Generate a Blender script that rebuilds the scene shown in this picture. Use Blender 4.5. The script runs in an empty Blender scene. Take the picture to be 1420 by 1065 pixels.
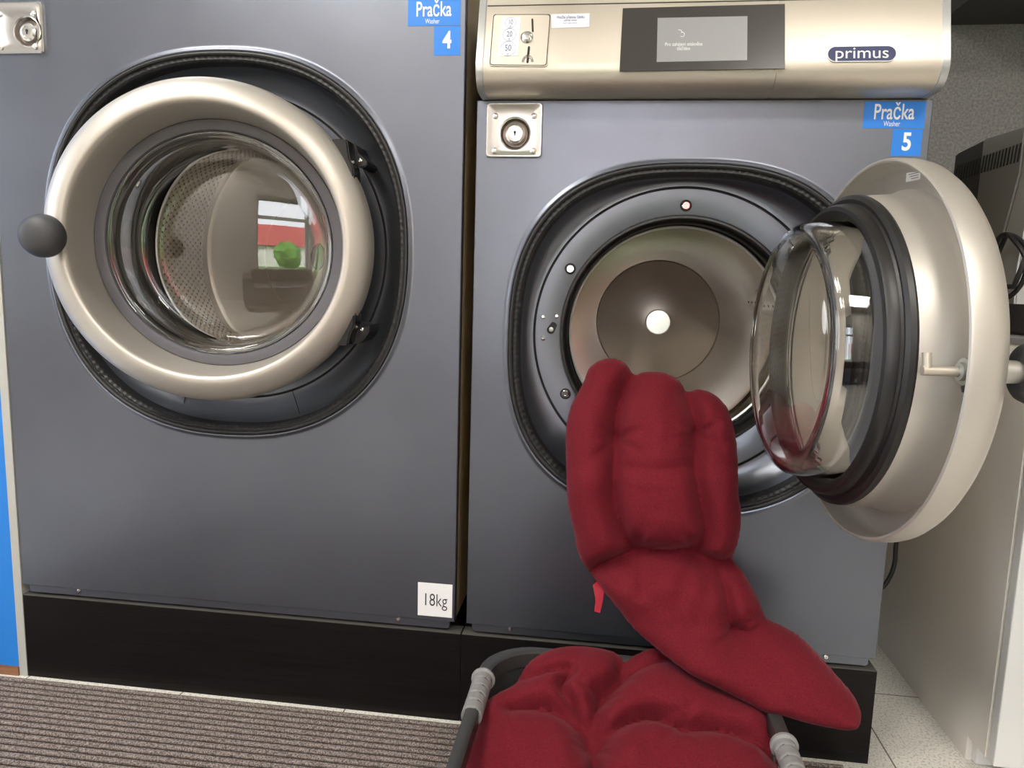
import bpy, bmesh, math, random
from math import sin, cos, pi, sqrt, atan2, radians
from mathutils import Vector, Matrix, noise
from mathutils.geometry import delaunay_2d_cdt

random.seed(4)
S = bpy.context.scene
C = S.collection

# ------------------------------------------------------------------ camera
CAM = Vector((0.2276, -1.2326, 0.8095))
YAW, PIT, ROL, FPX = 0.125841, 0.136912, 0.0286426, 1005.5
_fw = Vector((-sin(YAW) * cos(PIT), cos(YAW) * cos(PIT), -sin(PIT)))
_r0 = Vector((cos(YAW), sin(YAW), 0))
_u0 = _r0.cross(_fw)
_r = _r0 * cos(ROL) + _u0 * sin(ROL)
_u = -_r0 * sin(ROL) + _u0 * cos(ROL)
cd = bpy.data.cameras.new('camera')
cam = bpy.data.objects.new('camera', cd)
C.objects.link(cam)
cam.matrix_world = Matrix((( _r.x, _u.x, -_fw.x, CAM.x), (_r.y, _u.y, -_fw.y, CAM.y), (_r.z, _u.z, -_fw.z, CAM.z), (0, 0, 0, 1)))
cd.sensor_width = 36
cd.lens = FPX / 1420 * 36
cd.clip_start = 0.01
S.camera = cam

# ------------------------------------------------------------------ world, lights, exposure
S.view_settings.view_transform = 'Standard'
S.view_settings.look = 'None'
S.view_settings.gamma = 1
S.view_settings.exposure = 0.0
W = bpy.data.worlds.new('sky'); S.world = W; W.use_nodes = True
wn = W.node_tree.nodes; wl = W.node_tree.links
bg = wn['Background']
tc = wn.new('ShaderNodeTexCoord'); sx = wn.new('ShaderNodeSeparateXYZ'); rp = wn.new('ShaderNodeValToRGB')
nz = wn.new('ShaderNodeTexNoise'); nz.inputs['Scale'].default_value = 3.0
mx = wn.new('ShaderNodeMix'); mx.data_type = 'RGBA'
rp.color_ramp.elements[0].position = 0.0; rp.color_ramp.elements[0].color = (0.88, 0.94, 1, 1)
rp.color_ramp.elements[1].position = 0.6; rp.color_ramp.elements[1].color = (0.62, 0.80, 1, 1)
wl.new(tc.outputs['Generated'], sx.inputs[0]); wl.new(sx.outputs['Z'], rp.inputs[0])
wl.new(tc.outputs['Generated'], nz.inputs['Vector'])
wl.new(rp.outputs[0], mx.inputs[6]); mx.inputs[7].default_value = (1, 1, 1, 1)
wl.new(nz.outputs[0], mx.inputs[0]); wl.new(mx.outputs[2], bg.inputs[0])
bg.inputs[1].default_value = 8.0

def area(name, loc, target, sx_, sy_, power, col):
    d = bpy.data.lights.new(name, 'AREA'); d.shape = 'RECTANGLE'; d.size = sx_; d.size_y = sy_
    d.energy = power; d.color = col
    o = bpy.data.objects.new(name, d); C.objects.link(o); o.location = loc
    o.rotation_euler = (Vector(target) - Vector(loc)).to_track_quat('-Z', 'Y').to_euler()
    return o
sun = bpy.data.lights.new('sun', 'SUN'); sun.energy = 14.0; sun.angle = 0.02; sun.color = (1, 0.95, 0.86)
so = bpy.data.objects.new('sun', sun); C.objects.link(so); so.rotation_euler = (radians(48), 0, radians(-150))
ADDED_LAMPS = [(-1.2, -0.95), (-0.9, -2.0), (1.1, -2.0)]  # unseen ceiling lamps, added to light the room and the front wall
for _x, _y in ADDED_LAMPS:
    area('added_ceiling_light', (_x, _y, 2.555), (_x, _y, 0), 0.56, 0.56, 33, (1, 0.95, 0.88))
# daylight enters through the two windows (sampling portals); the west one is added
for _l, _t, _a, _b in (((0.26, -2.86, 1.18), (0.26, 0, 1.18), 1.03, 1.55), ((-3.16, -1.05, 1.45), (0, -1.05, 1.45), 1.0, 1.4)):
    area('window_portal', _l, _t, _a, _b, 1, (1, 1, 1)).data.cycles.is_portal = True

# ------------------------------------------------------------------ helpers
def ray(px, py):
    return (_fw + _r * ((px - 710) / FPX) - _u * ((py - 532.5) / FPX))
def at(px, py, Y=0.0):
    d = ray(px, py); return CAM + d * ((Y - CAM.y) / d.y)
def atx(px, py, X):
    d = ray(px, py); return CAM + d * ((X - CAM.x) / d.x)
def atplane(px, py, P0, N):
    d = ray(px, py); return CAM + d * ((P0 - CAM).dot(N) / d.dot(N))

def wpos(o):
    p = Vector((0, 0, 0))
    while o is not None:
        p = p + o.location; o = o.parent
    return p
def obj(name, bm, mats, parent=None, smooth=True, local=False, angle=35):
    bm.normal_update()
    if parent is not None and not local:
        off = wpos(parent); bmesh.ops.translate(bm, verts=bm.verts, vec=-off)
    me = bpy.data.meshes.new(name)
    if smooth:
        for f in bm.faces: f.smooth = True
        for e in bm.edges:
            if len(e.link_faces) == 2 and e.calc_face_angle(0) > radians(angle): e.smooth = False
    bm.to_mesh(me); bm.free()
    for m in (mats if isinstance(mats, (list, tuple)) else [mats]): me.materials.append(m)
    o = bpy.data.objects.new(name, me); C.objects.link(o)
    if parent is not None: o.parent = parent
    return o
def tag(o, label=None, cat=None, group=None, kind=None):
    if label: o['label'] = label
    if cat: o['category'] = cat
    if group: o['group'] = group
    if kind: o['kind'] = kind
    return o
def thing(name, label, cat, loc=(0, 0, 0), group=None):
    o = bpy.data.objects.new(name, None); C.objects.link(o); o.location = loc
    o.empty_display_size = 0.05
    return tag(o, label, cat, group)
def struct(name, bm, m, parent=None, smooth=False):
    o = obj(name, bm, m, parent, smooth)
    if parent is None: o['kind'] = 'structure'
    return o

def box(bm, x0, x1, y0, y1, z0, z1, bev=0, mi=0, seg=2):
    vs = [bm.verts.new((x, y, z)) for x in (x0, x1) for y in (y0, y1) for z in (z0, z1)]
    fs = []
    for a in ((0, 1, 3, 2), (4, 6, 7, 5), (0, 4, 5, 1), (2, 3, 7, 6), (0, 2, 6, 4), (1, 5, 7, 3)):
        f = bm.faces.new([vs[i] for i in a]); f.material_index = mi; fs.append(f)
    if bev:
        es = list({e for f in fs for e in f.edges})
        r = bmesh.ops.bevel(bm, geom=es, offset=bev, segments=seg, affect='EDGES', profile=0.6)
        for f in r['faces']: f.material_index = mi
    return vs
def nbox(*a, **k):
    bm = bmesh.new(); box(bm, *a, **k); return bm
def prism(bm, pts, axis, d0, d1, mi=0, bev=0):
    """polygon pts (2D) extruded along axis from d0 to d1"""
    def mk(p, d):
        if axis == 'x': return (d, p[0], p[1])
        if axis == 'y': return (p[0], d, p[1])
        return (p[0], p[1], d)
    a = [bm.verts.new(mk(p, d0)) for p in pts]; b = [bm.verts.new(mk(p, d1)) for p in pts]
    n = len(pts); fs = [bm.faces.new(a), bm.faces.new(b[::-1])]
    for i in range(n): fs.append(bm.faces.new((a[i], b[i], b[(i + 1) % n], a[(i + 1) % n])))
    for f in fs: f.material_index = mi
    bmesh.ops.recalc_face_normals(bm, faces=fs)
    if bev:
        es = list({e for f in fs for e in f.edges})
        r = bmesh.ops.bevel(bm, geom=es, offset=bev, segments=2, affect='EDGES')
        for f in r['faces']: f.material_index = mi
def strips(bm, loops, mis=0, closed=True):
    """loops: list of lists of points with equal length"""
    L = [[bm.verts.new(p) for p in lp] for lp in loops]
    n = len(L[0])
    for k in range(len(L) - 1):
        mi = mis[k] if isinstance(mis, (list, tuple)) else mis
        for i in range(n if closed else n - 1):
            j = (i + 1) % n
            f = bm.faces.new((L[k][i], L[k][j], L[k + 1][j], L[k + 1][i])); f.material_index = mi
    return L
def lathe(bm, prof, cx=0, cz=0, n=128, mis=0, uv=None, cy=0):
    """profile [(r, y)] turned about the y axis"""
    loops = [[(cx + r * cos(2 * pi * i / n), cy + y, cz + r * sin(2 * pi * i / n)) for i in range(n)] for r, y in prof if r > 1e-6]
    L = strips(bm, loops, mis)
    if prof[0][0] <= 1e-6:
        c = bm.verts.new((cx, cy + prof[0][1], cz))
        for i in range(n): bm.faces.new((c, L[0][(i + 1) % n], L[0][i]))
    if prof[-1][0] <= 1e-6:
        c = bm.verts.new((cx, cy + prof[-1][1], cz))
        mi = mis[-1] if isinstance(mis, (list, tuple)) else mis
        for i in range(n):
            f = bm.faces.new((c, L[-1][i], L[-1][(i + 1) % n])); f.material_index = mi
    return L
def tube(bm, pts, r, n=12, mi=0, rs=None, caps=True):
    pts = [Vector(p) for p in pts]; loops = []
    t0 = (pts[1] - pts[0]).normalized()
    up = Vector((0, 0, 1)) if abs(t0.z) < .9 else Vector((1, 0, 0))
    a = t0.cross(up).normalized()
    for i, p in enumerate(pts):
        t = (pts[min(i + 1, len(pts) - 1)] - pts[max(i - 1, 0)]).normalized()
        a = (a - t * a.dot(t)).normalized(); b = t.cross(a)
        rr = rs[i] if rs else r
        loops.append([p + (a * cos(2 * pi * k / n) + b * sin(2 * pi * k / n)) * rr for k in range(n)])
    L = strips(bm, loops, mi)
    if caps:
        f = bm.faces.new(L[0][::-1]); f.material_index = mi
        f = bm.faces.new(L[-1]); f.material_index = mi
    return L
def catmull(pts, per=8, closed=False):
    P = [Vector(p) for p in pts]; n = len(P); out = []
    for i in range(n if closed else n - 1):
        g = (lambda k: P[k % n]) if closed else (lambda k: P[max(0, min(n - 1, k))])
        p0, p1, p2, p3 = g(i - 1), g(i), g(i + 1), g(i + 2)
        for k in range(per):
            t = k / per
            out.append(0.5 * ((2 * p1) + (p2 - p0) * t + (2 * p0 - 5 * p1 + 4 * p2 - p3) * t * t + (3 * p1 - p0 - 3 * p2 + p3) * t ** 3))
    if not closed: out.append(P[-1])
    return out

_glyphs = {}
def text_into(bm, s, org, right, up, size, xs=1.0, bold=0.0, mi=0, lift=0.0006, align='CENTER', shear=0.0):
    cu = bpy.data.curves.new('lettering', 'FONT'); cu.body = s; cu.size = 1.0; cu.align_x = align; cu.align_y = 'CENTER'
    cu.offset = bold; cu.resolution_u = 4; cu.shear = shear
    to = bpy.data.objects.new('lettering', cu); C.objects.link(to)
    dg = bpy.context.evaluated_depsgraph_get(); dg.update()
    me = bpy.data.meshes.new_from_object(to.evaluated_get(dg))
    bpy.data.objects.remove(to); bpy.data.curves.remove(cu)
    R = Vector(right).normalized(); U = Vector(up).normalized(); N = R.cross(U)
    vs = [bm.verts.new(Vector(org) + R * (v.co.x * size * xs) + U * (v.co.y * size) + N * lift) for v in me.vertices]
    for p in me.polygons:
        try: f = bm.faces.new([vs[i] for i in p.vertices]); f.material_index = mi
        except ValueError: pass
    bpy.data.meshes.remove(me)
def quadpl(bm, c, mi=0, th=0.0004):
    """thin plate from 4 corners tl tr br bl"""
    c = [Vector(p) for p in c]; N = (c[3] - c[0]).cross(c[1] - c[0]).normalized()
    a = [bm.verts.new(p + N * th) for p in c]; b = [bm.verts.new(p) for p in c]
    f = bm.faces.new(a[::-1]); f.material_index = mi
    for i in range(4):
        f = bm.faces.new((a[i], a[(i + 1) % 4], b[(i + 1) % 4], b[i])); f.material_index = mi
    return N
def ringmesh(bm, c, R_, U_, N_, r0, r1, n=32, mi=0, sx=1, sy=1, th=0.0005):
    loops = []
    for r, h in ((r0, 0), (r0, th), (r1, th), (r1, 0)):
        loops.append([Vector(c) + R_ * (r * sx * cos(2 * pi * i / n)) + U_ * (r * sy * sin(2 * pi * i / n)) + N_ * h for i in range(n)])
    strips(bm, loops, mi)
def disc(bm, c, R_, U_, N_, prof, n=24, mi=0):
    """prof [(r,h)] turned about N at c, closed at end"""
    c = Vector(c); loops = [[c + R_ * (r * cos(2 * pi * i / n)) + U_ * (r * sin(2 * pi * i / n)) + N_ * h for i in range(n)] for r, h in prof]
    L = strips(bm, loops, mi); f = bm.faces.new(L[-1]); f.material_index = mi

# ------------------------------------------------------------------ materials
def mat(name, col, rough=0.5, metal=0.0, **k):
    m = bpy.data.materials.new(name); m.use_nodes = True
    b = m.node_tree.nodes['Principled BSDF']
    b.inputs['Base Color'].default_value = (*col, 1); b.inputs['Roughness'].default_value = rough; b.inputs['Metallic'].default_value = metal
    for kk, v in k.items():
        b.inputs[kk.replace('_', ' ')].default_value = v
    return m
def nodes(m): return m.node_tree.nodes, m.node_tree.links, m.node_tree.nodes['Principled BSDF']
def coords(m, kind='Object', scale=(1, 1, 1)):
    n, l, b = nodes(m); t = n.new('ShaderNodeTexCoord'); mp = n.new('ShaderNodeMapping'); mp.inputs['Scale'].default_value = scale
    l.new(t.outputs[kind], mp.inputs[0]); return mp.outputs[0]
def addnoise(m, scale, c0, c1, p0=0.35, p1=0.65, vs=(1, 1, 1), detail=4, kind='Object'):
    n, l, b = nodes(m); v = coords(m, kind, vs); t = n.new('ShaderNodeTexNoise'); t.inputs['Scale'].default_value = scale; t.inputs['Detail'].default_value = detail
    r = n.new('ShaderNodeValToRGB'); r.color_ramp.elements[0].position = p0; r.color_ramp.elements[1].position = p1
    r.color_ramp.elements[0].color = (*c0, 1); r.color_ramp.elements[1].color = (*c1, 1)
    l.new(v, t.inputs['Vector']); l.new(t.outputs[0], r.inputs[0]); l.new(r.outputs[0], b.inputs['Base Color'])
    return t
def addbump(m, scale, dist, strength=1.0, vs=(1, 1, 1), detail=3, kind='Object'):
    n, l, b = nodes(m); v = coords(m, kind, vs); t = n.new('ShaderNodeTexNoise'); t.inputs['Scale'].default_value = scale; t.inputs['Detail'].default_value = detail
    bp = n.new('ShaderNodeBump'); bp.inputs['Distance'].default_value = dist; bp.inputs['Strength'].default_value = strength
    l.new(v, t.inputs['Vector']); l.new(t.outputs[0], bp.inputs['Height']); l.new(bp.outputs[0], b.inputs['Normal'])
    return bp
def roughnoise(m, scale, r0, r1, vs=(1, 1, 1)):
    n, l, b = nodes(m); v = coords(m, 'Object', vs); t = n.new('ShaderNodeTexNoise'); t.inputs['Scale'].default_value = scale; t.inputs['Detail'].default_value = 4
    mr = n.new('ShaderNodeMapRange'); mr.inputs[1].default_value = .35; mr.inputs[2].default_value = .65; mr.inputs[3].default_value = r0; mr.inputs[4].default_value = r1
    l.new(v, t.inputs['Vector']); l.new(t.outputs[0], mr.inputs[0]); l.new(mr.outputs[0], b.inputs['Roughness'])

M = {}
M['panel'] = mat('slate_blue_paint', (0.19, 0.2, 0.23), 0.33, 0.93)
addnoise(M['panel'], 6, (0.162, 0.175, 0.210), (0.174, 0.188, 0.225)); roughnoise(M['panel'], 9, 0.34, 0.38); addbump(M['panel'], 900, 0.00012, 0.5)
M['collar'] = mat('collar_grey_paint', (0.185, 0.198, 0.23), 0.38, 0.9)
M['black'] = mat('black_rubber', (0.012, 0.012, 0.013), 0.5)
M['blackgloss'] = mat('glossy_black_plastic', (0.012, 0.012, 0.013), 0.25)
M['zinc'] = mat('zinc_washer', (0.42, 0.43, 0.41), 0.45, 0.8)
M['groove'] = mat('groove_black', (0.01, 0.01, 0.011), 0.7)
M['rubber'] = mat('dark_grey_rubber', (0.045, 0.046, 0.05), 0.55); addbump(M['rubber'], 500, 0.0001, .5)
M['gasket'] = mat('brown_black_rubber', (0.012, 0.011, 0.011), 0.42)
M['ringrub'] = mat('slate_rubber_ring', (0.10, 0.10, 0.115), 0.42)
M['satin'] = mat('champagne_satin_metal', (0.56, 0.53, 0.48), 0.44, 0.65); addbump(M['satin'], 700, 0.00005, .4)
M['steel'] = mat('brushed_steel', (0.58, 0.53, 0.455), 0.42, 0.7)
roughnoise(M['steel'], 6, 0.38, 0.48); addbump(M['steel'], 400, 0.00003, .4, vs=(0.05, 1, 1))
M['cap'] = mat('silver_end_cap', (0.50, 0.51, 0.51), 0.34, 0.7)
M['chrome'] = mat('chrome', (0.72, 0.71, 0.70), 0.12, 1.0)
M['lock'] = mat('polished_lock_plate', (0.66, 0.64, 0.62), 0.26, 1.0)
M['recess'] = mat('steel_painted_shade', (0.20, 0.17, 0.15), 0.35, 1.0)  # dark base colour stands in for the shade of a deeper recess
M['drumback'] = mat('drum_back_steel', (0.56, 0.49, 0.42), 0.42, 1.0)
n_, l_, b_ = nodes(M['drumback']); tg = n_.new('ShaderNodeTangent'); tg.direction_type = 'RADIAL'; tg.axis = 'Y'
l_.new(tg.outputs[0], b_.inputs['Tangent']); b_.inputs['Anisotropic'].default_value = 0.75
addbump(M['drumback'], 300, 0.0001, .6); roughnoise(M['drumback'], 5, 0.36, 0.44)
M['drumback2'] = mat('drum_back_painted_light', (0.74, 0.67, 0.58), 0.5, 0.9)  # lighter colour replaces the light that the door glass keeps out of the drum
M['rim'] = mat('bright_drum_rim', (0.85, 0.84, 0.80), 0.35, 0.6)
M['hub'] = mat('bright_hub', (0.8, 0.8, 0.78), 0.25, 1.0)
def perforated():
    m = mat('perforated_steel', (0.50, 0.47, 0.43), 0.25, 1.0); n, l, b = nodes(m)
    t = n.new('ShaderNodeTexCoord'); p = 0.0155
    def dots(ox, oy):
        v = n.new('ShaderNodeVectorMath'); v.operation = 'ADD'; v.inputs[1].default_value = (ox, oy, 0)
        l.new(t.outputs['UV'], v.inputs[0])
        mo = n.new('ShaderNodeVectorMath'); mo.operation = 'MODULO'; mo.inputs[1].default_value = (p, p * 1.732, 1); l.new(v.outputs[0], mo.inputs[0])
        su = n.new('ShaderNodeVectorMath'); su.operation = 'SUBTRACT'; su.inputs[1].default_value = (p / 2, p * .866, 0); l.new(mo.outputs[0], su.inputs[0])
        ln = n.new('ShaderNodeVectorMath'); ln.operation = 'LENGTH'; l.new(su.outputs[0], ln.inputs[0]); return ln.outputs['Value']
    a, b2 = dots(0, 0), dots(p / 2, p * .866)
    mi = n.new('ShaderNodeMath'); mi.operation = 'MINIMUM'; l.new(a, mi.inputs[0]); l.new(b2, mi.inputs[1])
    r = n.new('ShaderNodeMapRange'); r.inputs[1].default_value = 0.0017; r.inputs[2].default_value = 0.0030; l.new(mi.outputs[0], r.inputs[0])
    cm = n.new('ShaderNodeMix'); cm.data_type = 'RGBA'; cm.inputs[6].default_value = (0.03, 0.028, 0.026, 1); cm.inputs[7].default_value = (0.86, 0.82, 0.76, 1)
    l.new(r.outputs[0], cm.inputs[0]); l.new(cm.outputs[2], b.inputs['Base Color'])
    h = n.new('ShaderNodeMapRange'); h.inputs[1].default_value = 0.001; h.inputs[2].default_value = 0.0078; l.new(mi.outputs[0], h.inputs[0])
    bp = n.new('ShaderNodeBump'); bp.inputs['Distance'].default_value = 0.0022; l.new(h.outputs[0], bp.inputs['Height']); l.new(bp.outputs[0], b.inputs['Normal'])
    return m
M['perf'] = perforated()
M['glass'] = mat('door_glass', (0.985, 0.99, 0.985), 0.0, 0, Transmission_Weight=1.0, IOR=1.58)
M['red'] = mat('dark_red_cotton', (0.12, 0.008, 0.014), 0.85, 0, Sheen_Weight=0.12, Sheen_Roughness=0.45, Sheen_Tint=(1, .35, .4, 1), Specular_IOR_Level=0.15)
addnoise(M['red'], 420, (0.100, 0.0056, 0.011), (0.136, 0.0078, 0.0155), detail=2); addbump(M['red'], 700, 0.0003, .7, detail=2)
M['ribbon'] = mat('red_ribbon', (0.42, 0.01, 0.03), 0.5)
M['plinth'] = mat('black_wood_laminate', (0.012, 0.010, 0.010), 0.45, 0, Specular_IOR_Level=0.2)
addnoise(M['plinth'], 9, (0.003, 0.0025, 0.0025), (0.008, 0.006, 0.006), vs=(0.6, 1, 30)); addbump(M['plinth'], 12, 0.0004, .6, vs=(0.4, 1, 30))
M['plinthedge'] = mat('worn_laminate_edge', (0.075, 0.07, 0.062), 0.5)
M['blue_sticker'] = mat('blue_vinyl', (0.013, 0.20, 0.70), 0.35)
M['white'] = mat('white_vinyl', (0.80, 0.80, 0.80), 0.45)
M['ink'] = mat('dark_print', (0.03, 0.03, 0.035), 0.5)
M['blueink'] = mat('blue_print', (0.03, 0.06, 0.30), 0.5)
M['badge'] = mat('navy_badge', (0.02, 0.03, 0.10), 0.5)
M['screenglass'] = mat('black_glass_panel', (0.04, 0.037, 0.035), 0.22)
M['lcd'] = mat('grey_display', (0.20, 0.20, 0.20), 0.3, 0, Emission_Color=(0.5, 0.5, 0.5, 1), Emission_Strength=0.18)
M['lcdtext'] = mat('display_text', (0.6, 0.6, 0.6), 0.3, 0, Emission_Color=(0.8, 0.8, 0.8, 1), Emission_Strength=0.30)
M['basket'] = mat('black_plastic', (0.035, 0.034, 0.033), 0.38)
M['grip'] = mat('grey_plastic_grip', (0.21, 0.205, 0.20), 0.5)
M['bluewall'] = mat('blue_wall_paint', (0.012, 0.19, 0.62), 0.7); addbump(M['bluewall'], 90, 0.0008, .4)
M['greywall'] = mat('grey_plaster', (0.125, 0.122, 0.118), 0.85); addnoise(M['greywall'], 160, (0.15, 0.147, 0.142), (0.24, 0.235, 0.228)); addbump(M['greywall'], 160, 0.003, .8)
M['cream'] = mat('room_paint', (0.66, 0.61, 0.54), 0.9)
M['ceil'] = mat('ceiling_paint', (0.66, 0.62, 0.56), 0.9)
M['trim'] = mat('off_white_trim', (0.42, 0.42, 0.39), 0.7); addbump(M['trim'], 60, 0.001, .5)
M['brown'] = mat('brown_wood_skirting', (0.23, 0.10, 0.045), 0.55); addnoise(M['brown'], 8, (0.16, 0.07, 0.03), (0.28, 0.13, 0.06), vs=(1, 1, 12))
M['cab'] = mat('cabinet_greige_enamel', (0.76, 0.72, 0.665), 0.42); addbump(M['cab'], 350, 0.0002, .5)
M['cabwhite'] = mat('cabinet_white_enamel', (0.72, 0.72, 0.71), 0.35)
M['cabinner'] = mat('cabinet_edge_cream', (0.62, 0.60, 0.52), 0.4)
M['coffee'] = mat('charcoal_plastic', (0.035, 0.034, 0.034), 0.45)
M['coffee2'] = mat('mid_grey_plastic', (0.20, 0.196, 0.19), 0.4)
M['silver'] = mat('silver_plastic', (0.55, 0.56, 0.57), 0.3, 0.5)
M['side'] = mat('machine_side_sheet', (0.50, 0.40, 0.25), 0.35, 0.3)
M['darkside'] = mat('machine_dark_sheet', (0.03, 0.03, 0.033), 0.5)
def mat_carpet():
    m = mat('ribbed_carpet', (0.2, 0.16, 0.14), 0.95); n, l, b = nodes(m)
    v = coords(m, 'Object'); t = n.new('ShaderNodeTexNoise'); t.inputs['Scale'].default_value = 420; t.inputs['Detail'].default_value = 3
    l.new(v, t.inputs['Vector'])
    r = n.new('ShaderNodeValToRGB'); e = r.color_ramp.elements; e[0].position = .38; e[0].color = (0.08, 0.062, 0.055, 1); e[1].position = .64; e[1].color = (0.34, 0.28, 0.25, 1)
    l.new(t.outputs[0], r.inputs[0])
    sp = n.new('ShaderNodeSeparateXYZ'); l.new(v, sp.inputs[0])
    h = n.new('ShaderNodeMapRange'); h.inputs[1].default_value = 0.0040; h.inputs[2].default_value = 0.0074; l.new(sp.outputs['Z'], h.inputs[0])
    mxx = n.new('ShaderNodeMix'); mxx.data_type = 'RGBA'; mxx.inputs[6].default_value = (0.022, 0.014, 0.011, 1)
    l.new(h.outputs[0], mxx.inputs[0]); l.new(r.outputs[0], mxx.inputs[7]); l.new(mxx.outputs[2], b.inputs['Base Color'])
    bp = n.new('ShaderNodeBump'); bp.inputs['Distance'].default_value = 0.003; l.new(t.outputs[0], bp.inputs['Height']); l.new(bp.outputs[0], b.inputs['Normal'])
    return m
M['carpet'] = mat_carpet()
def mat_tiles():
    m = mat('cream_floor_tiles', (0.55, 0.52, 0.47), 0.45); n, l, b = nodes(m)
    v = coords(m, 'Object'); sp = n.new('ShaderNodeSeparateXYZ'); l.new(v, sp.inputs[0])
    outs = []
    for ax, o in (('X', 0.7597), ('Y', 0.2403)):
        a = n.new('ShaderNodeMath'); a.operation = 'SUBTRACT'; a.inputs[1].default_value = o - 33.0 - 0.165; l.new(sp.outputs[ax], a.inputs[0])
        mo = n.new('ShaderNodeMath'); mo.operation = 'MODULO'; mo.inputs[1].default_value = 0.33; l.new(a.outputs[0], mo.inputs[0])
        s = n.new('ShaderNodeMath'); s.operation = 'SUBTRACT'; s.inputs[1].default_value = 0.165; l.new(mo.outputs[0], s.inputs[0])
        ab = n.new('ShaderNodeMath'); ab.operation = 'ABSOLUTE'; l.new(s.outputs[0], ab.inputs[0]); outs.append(ab.outputs[0])
    mi = n.new('ShaderNodeMath'); mi.operation = 'MINIMUM'; l.new(outs[0], mi.inputs[0]); l.new(outs[1], mi.inputs[1])
    mr = n.new('ShaderNodeMapRange'); mr.inputs[1].default_value = 0.0010; mr.inputs[2].default_value = 0.0018; l.new(mi.outputs[0], mr.inputs[0])
    t = n.new('ShaderNodeTexNoise'); t.inputs['Scale'].default_value = 230; t.inputs['Detail'].default_value = 4; l.new(v, t.inputs['Vector'])
    r = n.new('ShaderNodeValToRGB'); e = r.color_ramp.elements; e[0].position = .33; e[0].color = (0.44, 0.415, 0.365, 1); e[1].position = .52; e[1].color = (0.74, 0.71, 0.65, 1)
    l.new(t.outputs[0], r.inputs[0])
    mxx = n.new('ShaderNodeMix'); mxx.data_type = 'RGBA'; mxx.inputs[6].default_value = (0.13, 0.11, 0.09, 1)
    l.new(mr.outputs[0], mxx.inputs[0]); l.new(r.outputs[0], mxx.inputs[7]); l.new(mxx.outputs[2], b.inputs['Base Color'])
    return m
M['tiles'] = mat_tiles()
M['sofa'] = mat('brown_leather', (0.06, 0.04, 0.03), 0.5)
M['frame'] = mat('white_window_frame', (0.75, 0.75, 0.74), 0.4)
M['winglass'] = mat('window_glass', (1, 1, 1), 0.0, 0, Transmission_Weight=1.0, IOR=1.01)
M['roof'] = mat('red_roof_tiles', (0.42, 0.07, 0.06), 0.8)
M['plaster'] = mat('house_plaster', (0.7, 0.68, 0.62), 0.9)
M['leaf'] = mat('green_leaves', (0.10, 0.26, 0.03), 0.8)
M['grass'] = mat('lawn', (0.10, 0.2, 0.04), 0.9)
M['added_lampglow'] = mat('added_lamp_diffuser', (0.9, 0.9, 0.88), 0.5, 0, Emission_Color=(1, .95, .87, 1), Emission_Strength=5)  # glow of the added ceiling lamps

# ------------------------------------------------------------------ room
X0, X1, Y0, Y1, ZC = -3.0, 2.5, -2.7, 0.9, 2.6
struct('floor', nbox(X0, X1, Y0, Y1, -0.05, 0), M['tiles'])
struct('ceiling', nbox(X0, X1, Y0, Y1, ZC, ZC + .05), M['ceil'])
struct('wall_back', nbox(-0.9115, X1, Y1, Y1 + .1, 0, ZC), M['greywall'])
struct('wall_left', nbox(X0, -0.9115, 0.0, Y1 + .1, 0, ZC), M['bluewall'])
struct('trim_1', nbox(-0.9114, -0.8940, -0.0015, 0.06, 0, ZC, bev=0.001), M['trim'])
struct('baseboard_left', nbox(X0, -0.9116, -0.004, -0.0002, 0, 0.0185), M['brown'])
bm = bmesh.new(); wy0, wy1, wz0, wz1 = -1.55, -0.55, 0.75, 2.15
for _b in ((Y0, wy0, 0, ZC), (wy1, 0.0, 0, ZC), (wy0, wy1, 0, wz0), (wy0, wy1, wz1, ZC)): box(bm, X0 - .2, X0, *_b)
struct('wall_west', bm, M['cream'])
bm = bmesh.new()
for _b in ((wy0, wy0 + .06, wz0, wz1), (wy1 - .06, wy1, wz0, wz1), (wy0 + .06, wy1 - .06, wz0, wz0 + .06), (wy0 + .06, wy1 - .06, wz1 - .06, wz1), (-1.08, -1.02, wz0 + .06, wz1 - .06)): box(bm, X0 - .16, X0 - .10, *_b)
_f = struct('window_2', bm, M['frame'])  # unseen west window, added for light from the left
obj('window_glass', nbox(X0 - .134, X0 - .126, wy0 + .06, wy1 - .06, wz0 + .06, wz1 - .06), M['winglass'], _f, smooth=False)
struct('wall_right', nbox(X1, X1 + .1, Y0, Y1, 0, ZC), M['cream'])
bm = bmesh.new()
wins = [(-0.25, 0.78, 0.42, 1.95)]
xs = [X0, wins[0][0], wins[0][1], X1]
for a, b in ((0, 1), (2, 3)): box(bm, xs[a], xs[b], Y0 - .25, Y0, 0, ZC)
for w in wins:
    box(bm, w[0], w[1], Y0 - .25, Y0, 0, w[2]); box(bm, w[0], w[1], Y0 - .25, Y0, w[3], ZC)
struct('wall_front', bm, M['cream'])
for i, w in enumerate(wins):
    bm = bmesh.new(); yy = Y0 - .16; t = .05
    box(bm, w[0], w[0] + t, yy - .03, yy + .03, w[2], w[3]); box(bm, w[1] - t, w[1], yy - .03, yy + .03, w[2], w[3])
    box(bm, w[0] + t, w[1] - t, yy - .03, yy + .03, w[2], w[2] + t); box(bm, w[0] + t, w[1] - t, yy - .03, yy + .03, w[3] - t, w[3])
    box(bm, w[0] + t, w[1] - t, yy - .03, yy + .03, w[3] - .42, w[3] - .36)
    f = struct('window_%d' % (i + 1), bm, M['frame'])
    obj('window_glass', nbox(w[0] + t, w[1] - t, yy - .004, yy + .004, w[2] + t, w[3] - t), M['winglass'], f, smooth=False)
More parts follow.
